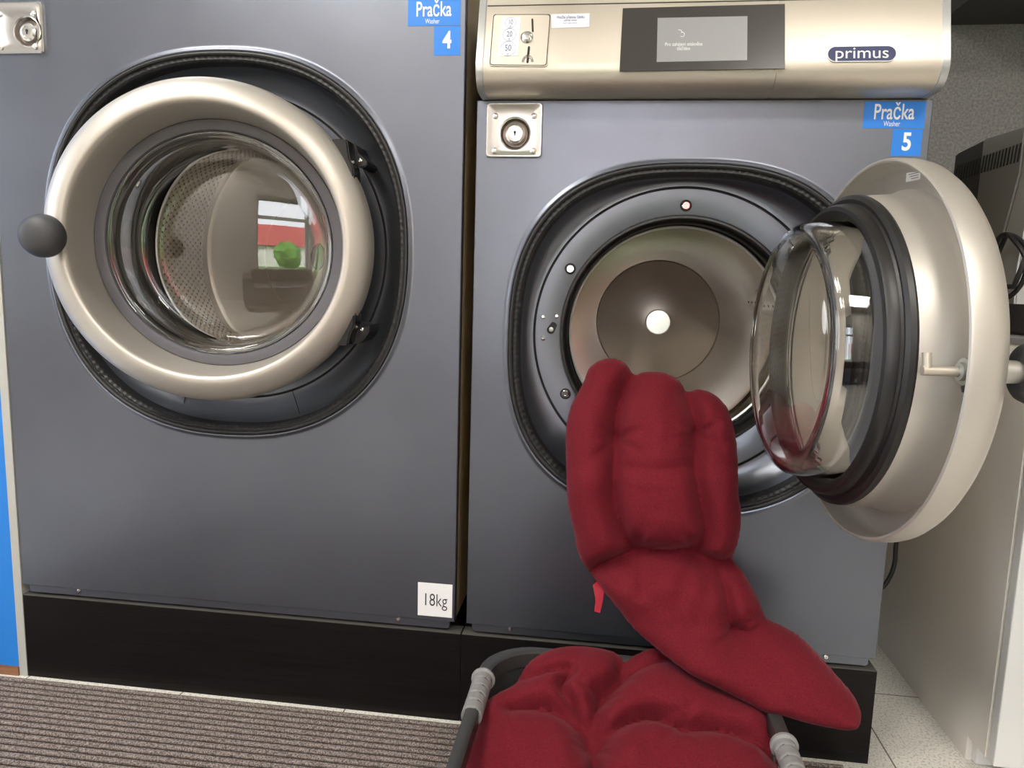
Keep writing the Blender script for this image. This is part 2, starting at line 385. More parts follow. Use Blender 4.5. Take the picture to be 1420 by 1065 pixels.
for i, (x, y) in enumerate(ADDED_LAMPS):
    lab = ['added unseen square ceiling lamp panel nearest the blue wall', 'added unseen square ceiling lamp panel nearest the front left corner of the room', 'added unseen square ceiling lamp panel on the right of the ceiling'][i]
    t = thing('added_ceiling_lamp', lab, 'lamp', (x, y, ZC), group='added ceiling lamp panels')
    bm = bmesh.new()
    for a in ((x - .3, x + .3, y - .3, y - .28), (x - .3, x + .3, y + .28, y + .3), (x - .3, x - .28, y - .28, y + .28), (x + .28, x + .3, y - .28, y + .28)):
        box(bm, *a, ZC - .04, ZC)
    obj('added_lamp_frame', bm, M['frame'], t, smooth=False)
    obj('added_lamp_diffuser', nbox(x - .28, x + .28, y - .28, y + .28, ZC - .02, ZC), M['added_lampglow'], t, smooth=False)
t = thing('sofa', 'dark brown sofa under the window behind the viewer', 'sofa', (0.5, -2.35, 0))
obj('seat', nbox(-.35, 1.45, -2.62, -1.98, .10, .38, bev=.05), M['sofa'], t, smooth=True)
obj('backrest', nbox(-.35, 1.45, -2.69, -2.52, .36, .60, bev=.06), M['sofa'], t, smooth=True)
for _x in (-.50, 1.38): obj('armrest', nbox(_x, _x + .16, -2.66, -1.98, .08, .52, bev=.05), M['sofa'], t, smooth=True)
for _x in (-.42, 1.42):
    for _y in (-2.6, -2.05): obj('leg', nbox(_x, _x + .05, _y, _y + .05, 0, .11), M['black'], t, smooth=False)
# outside the window
struct('ground', nbox(-14, 16, -24, Y0 - .3, -0.3, -0.05), M['grass'])
h = thing('house', 'pale house with a red tiled roof seen in the glass reflection', 'house', (1.9, -13, -0.05))
obj('wall', nbox(0.3, 5.2, -16, -12, -0.05, 1.5), M['plaster'], h, smooth=False)
bm = bmesh.new(); prism(bm, [(-16.3, 1.5), (-11.7, 1.5), (-14, 3.4)], 'x', 0.0, 5.5); obj('roof', bm, M['roof'], h, smooth=False)
def blob_tree(x, y, s, label):
    t = thing('tree', label, 'tree', (x, y, -0.05))
    bm = bmesh.new(); tube(bm, [(x, y, -.05), (x + .05, y, s * .6)], .07 * s, 10); obj('trunk', bm, M['brown'], t)
    bm = bmesh.new(); bmesh.ops.create_icosphere(bm, subdivisions=4, radius=s * .55)
    for v in bm.verts:
        d = 1 + .35 * noise.noise(v.co * 2.5 / s) + .25 * noise.noise(v.co * 9 / s); v.co *= d
    bmesh.ops.translate(bm, verts=bm.verts, vec=(x, y, s * .75)); obj('crown', bm, M['leaf'], t)
blob_tree(1.5, -7.2, 1.1, 'green bush in front of the red roofed house')
blob_tree(-3.4, -9.5, 2.6, 'round green tree left of the red roofed house')

# ------------------------------------------------------------------ door (own frame: x to hinge, z up, -y outward)
def door(parent, hinge, theta, e, cz, s, name='door', sticker=False):
    def lz(prof, **k):
        b = bmesh.new(); lathe(b, [(r * s, y * s) for r, y in prof], **k); return b
    prof = [(0.250, 0.0), (0.2525, -0.001), (0.2535, -0.005), (0.2535, -0.024), (0.2515, -0.033), (0.2465, -0.0410), (0.2390, -0.0480),
            (0.2300, -0.0535), (0.2215, -0.0570), (0.2150, -0.0580), (0.2110, -0.0560), (0.2085, -0.050), (0.2060, -0.034), (0.2035, -0.010), (0.2015, 0.012), (0.2005, 0.022),
            (0.1990, 0.024), (0.1985, 0.028), (0.2055, 0.029), (0.2065, 0.024), (0.2075, 0.010), (0.2095, -0.018), (0.2120, -0.030), (0.2160, -0.036), (0.2360, -0.036), (0.2440, -0.030), (0.2465, -0.020), (0.2478, -0.001), (0.250, 0.0)]
    d = obj(name, lz(prof, n=160), M['satin'], parent, local=True, angle=50)
    C0 = Vector((hinge[0] - e * cos(theta), hinge[1] - e * sin(theta), cz)) - wpos(parent)
    d.location = C0; d.rotation_euler = (0, 0, theta)
    # slate ring that holds the glass, seen from the front
    obj('glass_ring', lz([(0.2005, 0.019), (0.199, 0.017), (0.190, 0.0165), (0.1835, 0.018), (0.1815, 0.022), (0.1815, 0.034), (0.198, 0.034)], n=128), M['ringrub'], d, local=True)
    # rubber gasket with two ribs on the inner side
    obj('door_gasket', lz([(0.199, 0.026), (0.2055, 0.026), (0.2075, 0.030), (0.2065, 0.036), (0.2015, 0.0395), (0.1965, 0.0385), (0.1945, 0.041), (0.1945, 0.050), (0.1915, 0.055), (0.1865, 0.0565), (0.181, 0.0545), (0.1765, 0.049), (0.1755, 0.040), (0.1755, 0.034)], n=128), M['gasket'], d, local=True)
    # glass bowl, closed thick shell
    g = []
    g += [(0.1805, 0.0265), (0.1765, 0.0275), (0.1735, 0.034), (0.1725, 0.060), (0.1705, 0.084), (0.1685, 0.0925), (0.1635, 0.0985), (0.1565, 0.1010), (0.149, 0.1005)]
    Rc = 0.74; zb = 0.1005
    for k in range(1, 12):
        r = 0.149 * (1 - k / 11); g.append((r, zb - (sqrt(Rc ** 2 - r ** 2) - sqrt(Rc ** 2 - 0.149 ** 2))))
    inner = []
    zi = 0.0945
    for k in range(0, 12):
        r = 0.148 * k / 11; inner.append((r, zi - (sqrt(Rc ** 2 - r ** 2) - sqrt(Rc ** 2 - 0.148 ** 2))))
    inner += [(0.1555, 0.0948), (0.1605, 0.0925), (0.1638, 0.0875), (0.1655, 0.080), (0.1672, 0.058), (0.1685, 0.034), (0.1700, 0.0245), (0.1740, 0.0205), (0.1805, 0.0205), (0.1805, 0.0265)]
    bmg = bmesh.new()
    n = 128
    allp = [(r * s, y * s) for r, y in g + inner]
    mid = len(g) - 1
    L = []
    for r, y in allp[:mid] + [allp[mid]] + allp[mid + 1:]:
        L.append([bmg.verts.new((r * cos(2 * pi * i / n), y, r * sin(2 * pi * i / n))) for i in range(n)] if r > 1e-6 else [bmg.verts.new((0, y, 0))])
    for a, b in zip(L[:-1], L[1:]):
        if len(a) == 1 and len(b) == 1: continue
        for i in range(n):
            j = (i + 1) % n
            if len(b) == 1: bmg.faces.new((a[i], a[j], b[0]))
            elif len(a) == 1: bmg.faces.new((a[0], b[j], b[i]))
            else: bmg.faces.new((a[i], a[j], b[j], b[i]))
    bmesh.ops.remove_doubles(bmg, verts=bmg.verts, dist=1e-6)
    bmesh.ops.recalc_face_normals(bmg, faces=bmg.faces)
    obj('glass_bowl', bmg, M['glass'], d, local=True, angle=80)
    # latch pin through the rim on the free side, knob outside
    xr = -0.2325 * s; zz = 0.001
    b = bmesh.new()
    tube(b, [(xr, -0.034 * s, zz), (xr, 0.030, zz), (xr, 0.0365, zz)], 0.0052, 16)
    tube(b, [(xr, 0.031, zz), (xr + .001, 0.0325, zz + 0.019)], 0.0046, 14)
    obj('latch_pin', b, M['steel'], d, local=True)
    b = bmesh.new(); disc(b, (xr, -0.0350 * s, zz), Vector((1, 0, 0)), Vector((0, 0, 1)), Vector((0, 1, 0)), [(0.0095, -0.001), (0.0095, 0.024), (0.0145, 0.0245), (0.0150, 0.0265), (0.0145, 0.029), (0.0100, 0.0295), (0.0095, 0.0335), (0.0056, 0.034), (0.0054, 0.036)], 24)
    obj('latch_washer', b, M['zinc'], d, local=True)
    b = bmesh.new(); disc(b, (xr, -0.0120 * s, zz - .017), Vector((1, 0, 0)), Vector((0, 0, 1)), Vector((0, 1, 0)), [(0.006, -0.001), (0.006, 0.003), (0.003, 0.004)], 6); obj('latch_nut', b, M['gasket'], d, local=True)
    kx = -0.2200 * s
    b = bmesh.new(); tube(b, [(kx, -0.052 * s, zz), (kx, -0.0520 * s - 0.020, zz)], 0.0125, 24); obj('knob_stem', b, M['satin'], d, local=True)
    b = bmesh.new(); ky = -0.052 * s - 0.016
    pr = [(0.012, ky), (0.024, ky - .001), (0.0305, ky - .005), (0.0340, ky - .013), (0.0340, ky - .022), (0.031, ky - .031), (0.0245, ky - .038), (0.0155, ky - .042), (0.0065, ky - .0435), (0.0, ky - .0437)]
    lathe(b, pr, kx - .006, zz, 40); obj('knob', b, M['rubber'], d, local=True)
    if sticker:
        b = bmesh.new(); N = Vector((0, 1, 0)); aa = radians(97)
        cx, czz = 0.233 * cos(aa) * s, 0.232 * sin(aa) * s
        R_ = Vector((1, 0, 0.03)).normalized(); U_ = Vector((0, 0, 1))
        c = Vector((cx, -0.0358 * s, czz))
        # plate facing inward
        pts = [c - R_ * .018 + U_ * .006, c + R_ * .018 + U_ * .006, c + R_ * .018 - U_ * .006, c - R_ * .018 - U_ * .006]
        vs = [b.verts.new(p + N * .0004) for p in pts]; b.faces.new(vs)
        for k in range(3):
            q = [c - R_ * .014 + U_ * (.0035 - k * .003), c + R_ * (.012 - k * .004) + U_ * (.0035 - k * .003), c + R_ * (.012 - k * .004) + U_ * (.0025 - k * .003), c - R_ * .014 + U_ * (.0025 - k * .003)]
            f = b.faces.new([b.verts.new(p + N * .0007) for p in q]); f.material_index = 1
        obj('rating_sticker', b, [M['white'], M['grip']], d, local=True, smooth=False)
    return d

# ------------------------------------------------------------------ washing machine
def machine(name, label, x0, x1, z0, z1, oval, axis, dsc, hinge, theta, e, dcz, depth=0.86, ctrl=False):
    base = Vector(((x0 + x1) / 2, 0.3, z0))
    t = thing(name, label, 'washing machine', base)
    ocx, ocz, oa, ob, on = oval; ax, az = axis
    N = 720
    angs = sorted(set([2 * pi * i / N for i in range(N)]))
    corners = [atan2(z - ocz, x - ocx) % (2 * pi) for x in (x0, x1) for z in (z0, z1)]
    for c in corners:
        k = min(range(len(angs)), key=lambda i: abs(angs[i] - c)); angs[k] = c
    def orad(p, off):
        a, b = oa + off, ob + off
        return (abs(cos(p) / a) ** on + abs(sin(p) / b) ** on) ** (-1 / on)
    def O(off, y): return [(ocx + orad(p, off) * cos(p), y, ocz + orad(p, off) * sin(p)) for p in angs]
    def RC(y, ins=0):
        out = []
        for p in angs:
            c, s_ = cos(p), sin(p); tt = 1e9
            if c > 1e-9: tt = min(tt, (x1 - ins - ocx) / c)
            if c < -1e-9: tt = min(tt, (x0 + ins - ocx) / c)
            if s_ > 1e-9: tt = min(tt, (z1 - ins - ocz) / s_)
            if s_ < -1e-9: tt = min(tt, (z0 + ins - ocz) / s_)
            out.append((ocx + c * tt, y, ocz + s_ * tt))
        return out
    def CI(r, y):
        out = []
        for p in angs:   # circle about the drum axis, matched by angle
            out.append((ax + r * cos(p), y, az + r * sin(p)))
        return out
    def MIX(off, r, k, y):
        a, b = O(off, y), CI(r, y)
        return [tuple(Vector(p) * (1 - k) + Vector(q) * k) for p, q in zip(a, b)]
    # sheet metal front with its folded edge and the raised lip of the opening
    bm = bmesh.new()
    strips(bm, [RC(0.018), RC(0.0012), RC(0, 0.0012)])
    strips(bm, [RC(0, 0.0012), O(0.006, 0)])
    strips(bm, [O(0.006, 0), O(0.0035, 0), O(0.001, -0.0006), O(-0.0010, -0.0022), O(-0.0030, -0.0030), O(-0.0050, -0.0022), O(-0.0058, 0.002), O(-0.0060, 0.008)])
    obj('front_panel', bm, M['panel'], t, angle=40)
    # ribbed rubber edging
    bm = bmesh.new()
    lo = []
    for off, y in ((-0.0055, 0.006), (-0.0056, -0.0010), (-0.0070, -0.0034), (-0.0095, -0.0040), (-0.0120, -0.0026), (-0.0135, 0.0010), (-0.0150, 0.0012), (-0.0185, 0.0000), (-0.0220, 0.0030), (-0.0240, 0.009), (-0.0245, 0.024)):
        L = O(off, y)
        if off in (-0.0150, -0.0185, -0.0220): L = [tuple(Vector(p) + Vector((0, 0.0011 if i % 4 < 2 else 0, 0))) for i, p in enumerate(L)]
        lo.append(L)
    strips(bm, lo); obj('rubber_edging', bm, M['black'], t, angle=30)
    # recessed collar
    rg = 0.2536 * dsc; rh = 0.207 * dsc; yc = 0.066
    bm = bmesh.new()
    loops = [O(-0.023, 0.018), O(-0.024, 0.030), MIX(-0.026, rg + .02, 0.35, 0.052), MIX(-0.03, rg + .014, 0.8, yc - .004), CI(rg + .008, yc), CI(rg + .0022, yc), CI(rg + .0018, yc + .005), CI(rg - .0018, yc + .005), CI(rg - .0022, yc), CI(rh + .004, yc), CI(rh + .001, yc + .0015), CI(rh, yc + .006), CI(rh, yc + .05)]
    strips(bm, loops, [0, 0, 0, 0, 0, 1, 1, 1, 0, 0, 0, 0])
    obj('collar', bm, [M['collar'], M['groove']], t, angle=45)
    # bellows gasket between collar and drum
    bm = bmesh.new()
    lathe(bm, [(rh + .001, yc + .004), (rh - .004, yc + .003), (rh - .0055, yc + .010), (rh - .003, yc + .020), (rh - .006, yc + .028), (rh - .010, yc + .026), (rh - .0125, yc + .034), (rh - .0095, yc + .048), (rh - .006, yc + .062), (rh - .006, yc + .075)], ax, az, 160)
    obj('bellows_gasket', bm, M['gasket'], t)
    # drum : rim, perforated wall, back with raised cone
    rr = 0.1918 * dsc; R = 0.29 * dsc; yr = 0.132; yb = 0.61 if ctrl else 0.50
    bm = bmesh.new()
    lathe(bm, [(rr + .012, yr + .006), (rr + .003, yr - .001), (rr, yr + .001), (rr, yr + .006), (rr + .006, yr + .014), (R - .015, yr + .020), (R - .004, yr + .028), (R, yr + .04)], ax, az, 160)
    dr = obj('drum', bm, M['lock'], t)
    bm = bmesh.new(); uvl = bm.loops.layers.uv.new('UVMap')
    n = 160; Ls = [[bm.verts.new((ax + R * cos(2 * pi * i / n), y, az + R * sin(2 * pi * i / n))) for i in range(n)] for y in (yr + .04, yb - .02)]
    for i in range(n):
        j = (i + 1) % n; f = bm.faces.new((Ls[0][i], Ls[0][j], Ls[1][j], Ls[1][i]))
        for lp, (u, v) in zip(f.loops, ((i, yr), (i + 1, yr), (i + 1, yb), (i, yb))): lp[uvl].uv = (u / n * 2 * pi * R + 5, v + 5)
    obj('perforated_wall', bm, M['perf'], dr)
    rc = 0.148 * dsc
    bm = bmesh.new()
    lathe(bm, [(R, yb - .02), (R - .004, yb - .006), (R - .014, yb), (rc + .02, yb - .003), (rc + .003, yb - .004), (rc + .001, yb - .0015), (rc - .001, yb - .004), (0.12 * dsc, yb - .009), (0.09 * dsc, yb - .016), (0.06 * dsc, yb - .023), (0.040 * dsc, yb - .0275), (0.031 * dsc, yb - .029)], 0, 0, 160)
    bmesh.ops.translate(bm, verts=bm.verts, vec=(0, 0, 0))
    bk = obj('drum_back', bm, M['drumback'] if ctrl else M['drumback2'], dr, local=True); bk.location = Vector((ax, 0, az)) - base
    bm = bmesh.new(); lathe(bm, [(0.031 * dsc, yb - .0285), (0.031 * dsc, yb - .032), (0.0285 * dsc, yb - .034), (0.0, yb - .034)], ax, az, 48); obj('drum_hub', bm, M['hub'] if ctrl else M['recess'], dr)  # left hub takes the darkened steel, its shade is put into the colour
    bm = bmesh.new(); lathe(bm, [(rr + .003, yr + .001), (rr + .0028, yr - .0022), (rr + .0008, yr - .0035), (rr - .0012, yr - .0015), (rr - .0012, yr + .003)], ax, az, 160); obj('drum_rim', bm, M['rim'], dr)
    for k in range(3 if ctrl else 2):
        a = radians([255, 15, 135][k]) if ctrl else radians([258, 18][k])
        bm = bmesh.new(); w = .055 * dsc; hgt = .075 * dsc
        cs = [(-w, R + .003), (-w * .75, R - hgt * .35), (-w * .35, R - hgt * .85), (-w * .15, R - hgt), (w * .15, R - hgt), (w * .35, R - hgt * .85), (w * .75, R - hgt * .35), (w, R + .003)]
        R_ = Vector((-sin(a), 0, cos(a))); U_ = Vector((cos(a), 0, sin(a)))
        prs = [[Vector((ax, y, az)) + R_ * p + U_ * (q if q > R else R - (R - q) * kk) for p, q in cs] for y, kk in ((yr + .05, .5), (yr + .075, 1), (yb - .06, 1), (yb - .03, .5))]
        L = strips(bm, prs, closed=False); bm.faces.new(L[0]); bm.faces.new(L[-1][::-1])
        for q in range(9):
            disc(bm, Vector((ax, yr + .11 + q * .04, az)) + U_ * (R - hgt - .0003), R_, Vector((0, 1, 0)), U_, [(.003, .001), (.003, -.0004)], 8, 1)
        bmesh.ops.recalc_face_normals(bm, faces=bm.faces)
        obj('lifter', bm, [M['lock'], M['groove']], dr, angle=25)
    # bolts on the collar
    bpos = [(90, 0.2232), (150, 0.2232), (210, 0.2232), (330, 0.2232)]
    for a, rb in bpos:
        a = radians(a); c = Vector((ax + rb * dsc * cos(a), yc, az + rb * dsc * sin(a)))
        X_, Z_, Nn = Vector((1, 0, 0)), Vector((0, 0, 1)), Vector((0, -1, 0))
        bm = bmesh.new(); disc(bm, c, X_, Z_, Nn, [(.0100, 0), (.0100, .001), (.0074, .0012)], 24, 1)
        disc(bm, c, X_, Z_, Nn, [(.0070, .0012), (.0068, .004), (.0057, .0048), (.0030, .0048), (.0029, .003)], 24, 0)
        obj('collar_bolt', bm, [M['chrome'], M['groove']], t, angle=30)
    # sides, top, rear
    bm = bmesh.new(); y1 = depth
    box(bm, x0 + .0015, x0 + .004, 0.018, y1, z0, z1); box(bm, x1 - .004, x1 - .0015, 0.018, y1, z0, z1)
    box(bm, x0 + .004, x1 - .004, 0.018, y1, z1 - .003, z1); box(bm, x0 + .004, x1 - .004, 0.018, y1, z0, z0 + .003); box(bm, x0 + .004, x1 - .004, y1 - .003, y1, z0 + .003, z1 - .003)
    obj('side_casing', bm, M['side'], t, smooth=False)
    # lower flange under the panel with two screws
    bm = bmesh.new()
    zt, zl = z0 - 0.0005, z0 - 0.0155
    pts = [(x0 + .010, zt), (x0 + .010, zl + .004), (x0 + .014, zl), (x1 - .014, zl), (x1 - .010, zl + .004), (x1 - .010, zt)]
    prism(bm, pts, 'y', 0.004, 0.012, bev=0.0008)
    fl = obj('lower_flange', bm, M['panel'], t, angle=40)
    for sxp in (x0 + .0805 if ctrl else x0 + .118, x1 - .0805 if ctrl else x1 - .1065):
        bm = bmesh.new(); c = Vector((sxp, .004, z0 - .0045)); X_, Z_, Nn = Vector((1, 0, 0)), Vector((0, 0, 1)), Vector((0, -1, 0))
        disc(bm, c, X_, Z_, Nn, [(.0048, 0), (.0046, .0016), (.0034, .003), (.0015, .0032), (.0012, .0022)], 18); obj('screw', bm, M['chrome'], fl)
    # feet standing on the plinth
    for fx in (x0 + .06, x1 - .06):
        for fy in (.06, y1 - .06):
            bm = bmesh.new(); lathe_z = [(fx + .02 * cos(2 * pi * i / 20), fy + .02 * sin(2 * pi * i / 20)) for i in range(20)]
            prism(bm, lathe_z, 'z', 0.1735, z0 + .0005); obj('foot', bm, M['darkside'], t, smooth=False)
    # hinges
    def hp(pts): return [(at(440 + a * .4035, 170 + b * .4035, .010).x, at(440 + a * .4035, 170 + b * .4035, .010).z) for a, b in pts]
    if not ctrl:
        for pts, arm, scr in (([(100, 72), (128, 72), (138, 84), (142, 106), (166, 126), (176, 140), (172, 152), (150, 158), (120, 130)], [(66, 76), (86, 70), (128, 72), (132, 96), (136, 130), (150, 168), (152, 214), (140, 206), (112, 152), (88, 112)], ((152, 133), (84, 96))),
                              ([(110, 690), (150, 690), (166, 704), (182, 694), (181, 720), (160, 750), (130, 762), (96, 758)], [(86, 758), (78, 746), (96, 718), (120, 670), (149, 624), (155, 640), (152, 696), (138, 722), (130, 758), (104, 762)], ((157, 710), (90, 742)))):
            bm = bmesh.new(); prism(bm, hp(pts), 'y', 0.004, yc + .001, bev=.002); hg = obj('hinge', bm, M['black'], t, angle=30)
            bm = bmesh.new(); prism(bm, hp(arm), 'y', -0.028, 0.008, bev=.0025); obj('hinge_arm', bm, M['blackgloss'], hg, angle=30)
            for k, q in enumerate(scr):
                p = hp([q])[0]; bm = bmesh.new(); disc(bm, (p[0], .0040 if k == 0 else -.0280, p[1]), Vector((1, 0, 0)), Vector((0, 0, 1)), Vector((0, -1, 0)), [(.0036, -.001), (.0034, .0015), (.0018, .002), (.0015, .0008)], 14); obj('hinge_screw', bm, M['chrome'], hg)
    for zz in ((0.155 * dsc, -0.155 * dsc) if ctrl else ()):
        hz = (dcz + az) / 2 + zz; sg = 1 if zz > 0 else -1
        xb = ax + sqrt(max(0, (rg) ** 2 - zz ** 2)) + 0.012
        bm = bmesh.new()
        prism(bm, [(xb - .040, hz + sg * .012), (xb - .012, hz + sg * .017), (xb + .004, hz + sg * .006), (xb + .010, hz - sg * .014), (xb + .004, hz - sg * .019), (xb - .012, hz - sg * .016), (xb - .034, hz - sg * .006)], 'y', 0.030, yc + .001, bev=.003)
        hg = obj('hinge', bm, M['black'], t, angle=30)
        bm = bmesh.new(); prism(bm, [(xb - .030, hz + .012), (xb - .004, hz + .012), (xb - .004, hz - .012), (xb - .030, hz - .012)], 'y', -0.008, 0.036, bev=.003)
        obj('hinge_arm', bm, M['black'], hg, angle=30)
        bm = bmesh.new(); disc(bm, (xb - .036, .031, hz + sg * .008), Vector((1, 0, 0)), Vector((0, 0, 1)), Vector((0, -1, 0)), [(.0038, -.001), (.0036, .0015), (.0018, .002), (.0015, .0008)], 14); obj('hinge_screw', bm, M['chrome'], hg)
    door(t, hinge, theta, e, dcz, dsc * (1.06 / 1.1 if not ctrl else 1.0), sticker=ctrl)
    return t

def sticker_lines(parent, name, corners, texts, face=0, mats=None):
    """corners tl,tr,br,bl ; texts [(string,u,v,height,xs,bold,mi)] with u,v in 0..1"""
    bm = bmesh.new(); c = [Vector(p) for p in corners]
    quadpl(bm, c, 0)
    R_ = (c[1] - c[0]); U_ = (c[0] - c[3])
    for s_, u, v, hh, xs_, bo, mi in texts:
        o = c[3] + R_ * u + U_ * v
        text_into(bm, s_, o, R_, U_, hh, xs_, bo, mi, lift=0.0007)
    return obj(name, bm, mats, parent, smooth=False)

w4 = machine('washing_machine', 'tall slate blue washing machine with closed round door and 18kg sticker, left of the other', -0.8922, -0.0218, 0.1937, 1.45,
             (-0.4532, 0.8559, 0.3439, 0.3407, 2.3333), (-0.4532, 0.860), 1.10, (-0.1910, 0.0166), radians(12.06), 0.2578, 0.8630)
w5 = machine('washing_machine', 'slate blue washing machine with open door, steel control panel and red cushion hanging out', 0.0, 0.71, 0.1937, 1.1085,
             (0.3571, 0.7191, 0.2994, 0.2968, 2.5874), (0.3545, 0.7275), 1.0, (0.552, 0.004), radians(95.7), 0.1975, 0.731, ctrl=True)

YF = -0.0002
def flat(pts, y=YF): return [at(a, b, y) for a, b in pts]
def rect(x0, x1, z0, z1, y=YF): return [Vector((x0, y, z1)), Vector((x1, y, z1)), Vector((x1, y, z0)), Vector((x0, y, z0))]
SM = [M['blue_sticker'], M['white']]
sticker_lines(w4, 'name_sticker', rect(-0.1185, -0.0305, 1.2263, 1.268), [('Pračka', .49, .59, .0325, .66, .012, 1), ('Washer', .47, .16, .0110, .68, 0, 1)], mats=SM)
sticker_lines(w4, 'number_sticker', rect(-0.0740, -0.0300, 1.1797, 1.2253), [('4', .5, .5, .037, .80, .025, 1)], mats=SM)
sticker_lines(w4, 'capacity_sticker', rect(-0.0908, -0.0266, 0.2020, 0.2655), [('18kg', .5, .48, .034, .72, -.004, 1)], mats=[M['white'], M['ink']])
sticker_lines(w5, 'name_sticker', rect(0.6098, 0.7000, 1.0652, 1.1048), [('Pračka', .49, .59, .0325, .66, .012, 1), ('Washer', .47, .16, .0110, .68, 0, 1)], mats=SM)
sticker_lines(w5, 'number_sticker', rect(0.6550, 0.6986, 1.0236, 1.0642), [('5', .5, .5, .037, .80, .025, 1)], mats=SM)

def lock_plate(parent, x0, x1, z0, z1, cx, cz):
    bm = bmesh.new(); lf = .0075
    X_, Z_, Nn = Vector((1, 0, 0)), Vector((0, 0, 1)), Vector((0, -1, 0))
    # raised pillow plate with a round recess
    n = 96
    def sq(ins, y, rc=.006):
        out = []
        for i in range(n):
            p = 2 * pi * i / n; mx_, mz_ = (x0 + x1) / 2, (z0 + z1) / 2; hx, hz = (x1 - x0) / 2 - ins, (z1 - z0) / 2 - ins
            q = 22.0
            r = (abs(cos(p) / hx) ** q + abs(sin(p) / hz) ** q) ** (-1 / q); out.append((mx_ + r * cos(p), y, mz_ + r * sin(p)))
        return out
    def ci(r, y): return [(cx + r * cos(2 * pi * i / n), y, cz + r * sin(2 * pi * i / n)) for i in range(n)]
    strips(bm, [sq(0, 0), sq(0, -.0035), sq(.0015, -.0055), sq(.004, -.0055), sq(.0085, -lf), ci(.0265, -lf), ci(.0250, -lf - .0010), ci(.0238, -lf + .0005), ci(.0205, -.001), ci(.016, .0)], [0, 0, 0, 0, 0, 0, 0, 1, 1])
    pl = obj('lock_plate', bm, [M['lock'], M['recess']], parent, angle=25)
    bm = bmesh.new(); disc(bm, (cx, 0, cz), X_, Z_, Nn, [(.0165, -.0), (.0155, .006), (.0125, .0085), (.009, .009), (.0085, .008)], 40)
    lc = [(cx - .0009, cz - .004), (cx + .0009, cz - .004), (cx + .0009, cz + .0035), (cx - .0009, cz + .0035)]
    v = [bm.verts.new((a, -.0086, b)) for a, b in lc]; f = bm.faces.new(v); f.material_index = 1
    disc(bm, (cx, -.0082, cz + .002), X_, Z_, Nn, [(.0022, 0), (.0022, .0006)], 12, 1)
    obj('lock_cylinder', bm, [M['hub'], M['groove']], pl, angle=25)
    for a in (x0 + .016, x1 - .014):
        for b in (z0 + .010, z1 - .022):
            bm = bmesh.new(); disc(bm, (a, -lf + .0008, b), X_, Z_, Nn, [(.0052, 0), (.0048, .002), (.003, .0035), (.001, .004)], 18); obj('rivet', bm, M['hub'], pl)
    return pl
lock_plate(w5, 0.0166, 0.1103, 1.0169, 1.1040, 0.0655, 1.0545)
lock_plate(w4, -0.8735, -0.7772, 1.1900, 1.2763, -0.8050, 1.2250)

# striker and its screws on the collar of the open machine
X_, Z_, Nn = Vector((1, 0, 0)), Vector((0, 0, 1)), Vector((0, -1, 0))
for a, b in ((753, 439), (772, 438), (753, 469)):
    c = at(a, b, .066); bm = bmesh.new()
    disc(bm, c, X_, Z_, Nn, [(.0045, 0), (.0043, .002), (.0030, .0028), (.0022, .0015)], 18); obj('striker_screw', bm, M['chrome'], w5)
bm = bmesh.new(); c = at(766, 454, .066); a0 = radians(62); U2 = Vector((cos(a0), 0, sin(a0))); R2 = Vector((-sin(a0), 0, cos(a0)))
pts = []
for i in range(10): pts.append(c - U2 * .005 + (R2 * cos(pi + pi * i / 9) + U2 * sin(pi + pi * i / 9)) * .0072)
for i in range(6): pts.append(c + U2 * .007 + (R2 * cos(pi * i / 5) + U2 * sin(pi * i / 5) * .5) * .0055)
prism(bm, [(p.x, p.z) for p in pts], 'y', .0655, .0640)
st = obj('door_catch', bm, M['groove'], w5, smooth=False)
bm = bmesh.new(); disc(bm, c - U2 * .004 + Nn * .0018, X_, Z_, Nn, [(.0042, 0), (.0040, .0022), (.0025, .003)], 18)
obj('catch_bolt', bm, M['silver'], st)
# collar seams on the left machine
for (a, b), (c_, d_) in (((258, 545), (250, 582)), ((405, 540), (418, 582))):
    bm = bmesh.new(); tube(bm, [at(a, b, .057), at((a + c_) / 2, (b + d_) / 2, .050), at(c_, d_, .032)], .0007, 6); obj('collar_seam', bm, M['groove'], w4)

# ---- control panel of the right machine
A = Vector((0, -0.064, 1.150)); B = Vector((0, -0.042, 1.240))
UF = (B - A).normalized(); RF = Vector((1, 0, 0)); NF = RF.cross(UF).normalized()
if NF.y > 0: NF = -NF
def cp(px, py, lift=0.0): return atplane(px, py, A + NF * lift, NF)
prof = [(0.06, 1.1100), (-0.026, 1.1100), (-0.040, 1.1115), (-0.050, 1.1155), (-0.0575, 1.1225), (-0.0625, 1.132), (-0.0645, 1.141), (-0.0640, 1.150), (-0.042, 1.240), (-0.0405, 1.2425), (-0.036, 1.262), (-0.014, 1.276), (0.06, 1.280)]
bm = bmesh.new()
for xa, xb_ in ((0.0205, 0.4618), (0.4622, 0.6905)):
    prism(bm, prof, 'x', xa, xb_)
ctrl = obj('control_panel', bm, M['steel'], w5, angle=28)
for xa, xb_, in ((0.0085, 0.0205), (0.6905, 0.7025)):
    bm = bmesh.new(); pr2 = [(y - (.0015 if y < 0 else 0), z + (0 if z > 1.12 else -.001)) for y, z in prof]
    prism(bm, pr2, 'x', xa, xb_, bev=.0012); obj('end_cap', bm, M['cap'], ctrl, angle=28)
bm = bmesh.new(); box(bm, 0.0215, 0.6895, -0.0426, -0.0400, 1.2396, 1.2408); obj('panel_seam', bm, M['groove'], ctrl, smooth=False)
# casing behind the control panel
obj('rear_top_casing', nbox(0.004, 0.706, 0.06, 0.86, 1.1085, 1.262), M['darkside'], w5, smooth=False)
def cpl(pts, lift=0.0): return [cp(a, b, lift) for a, b in pts]
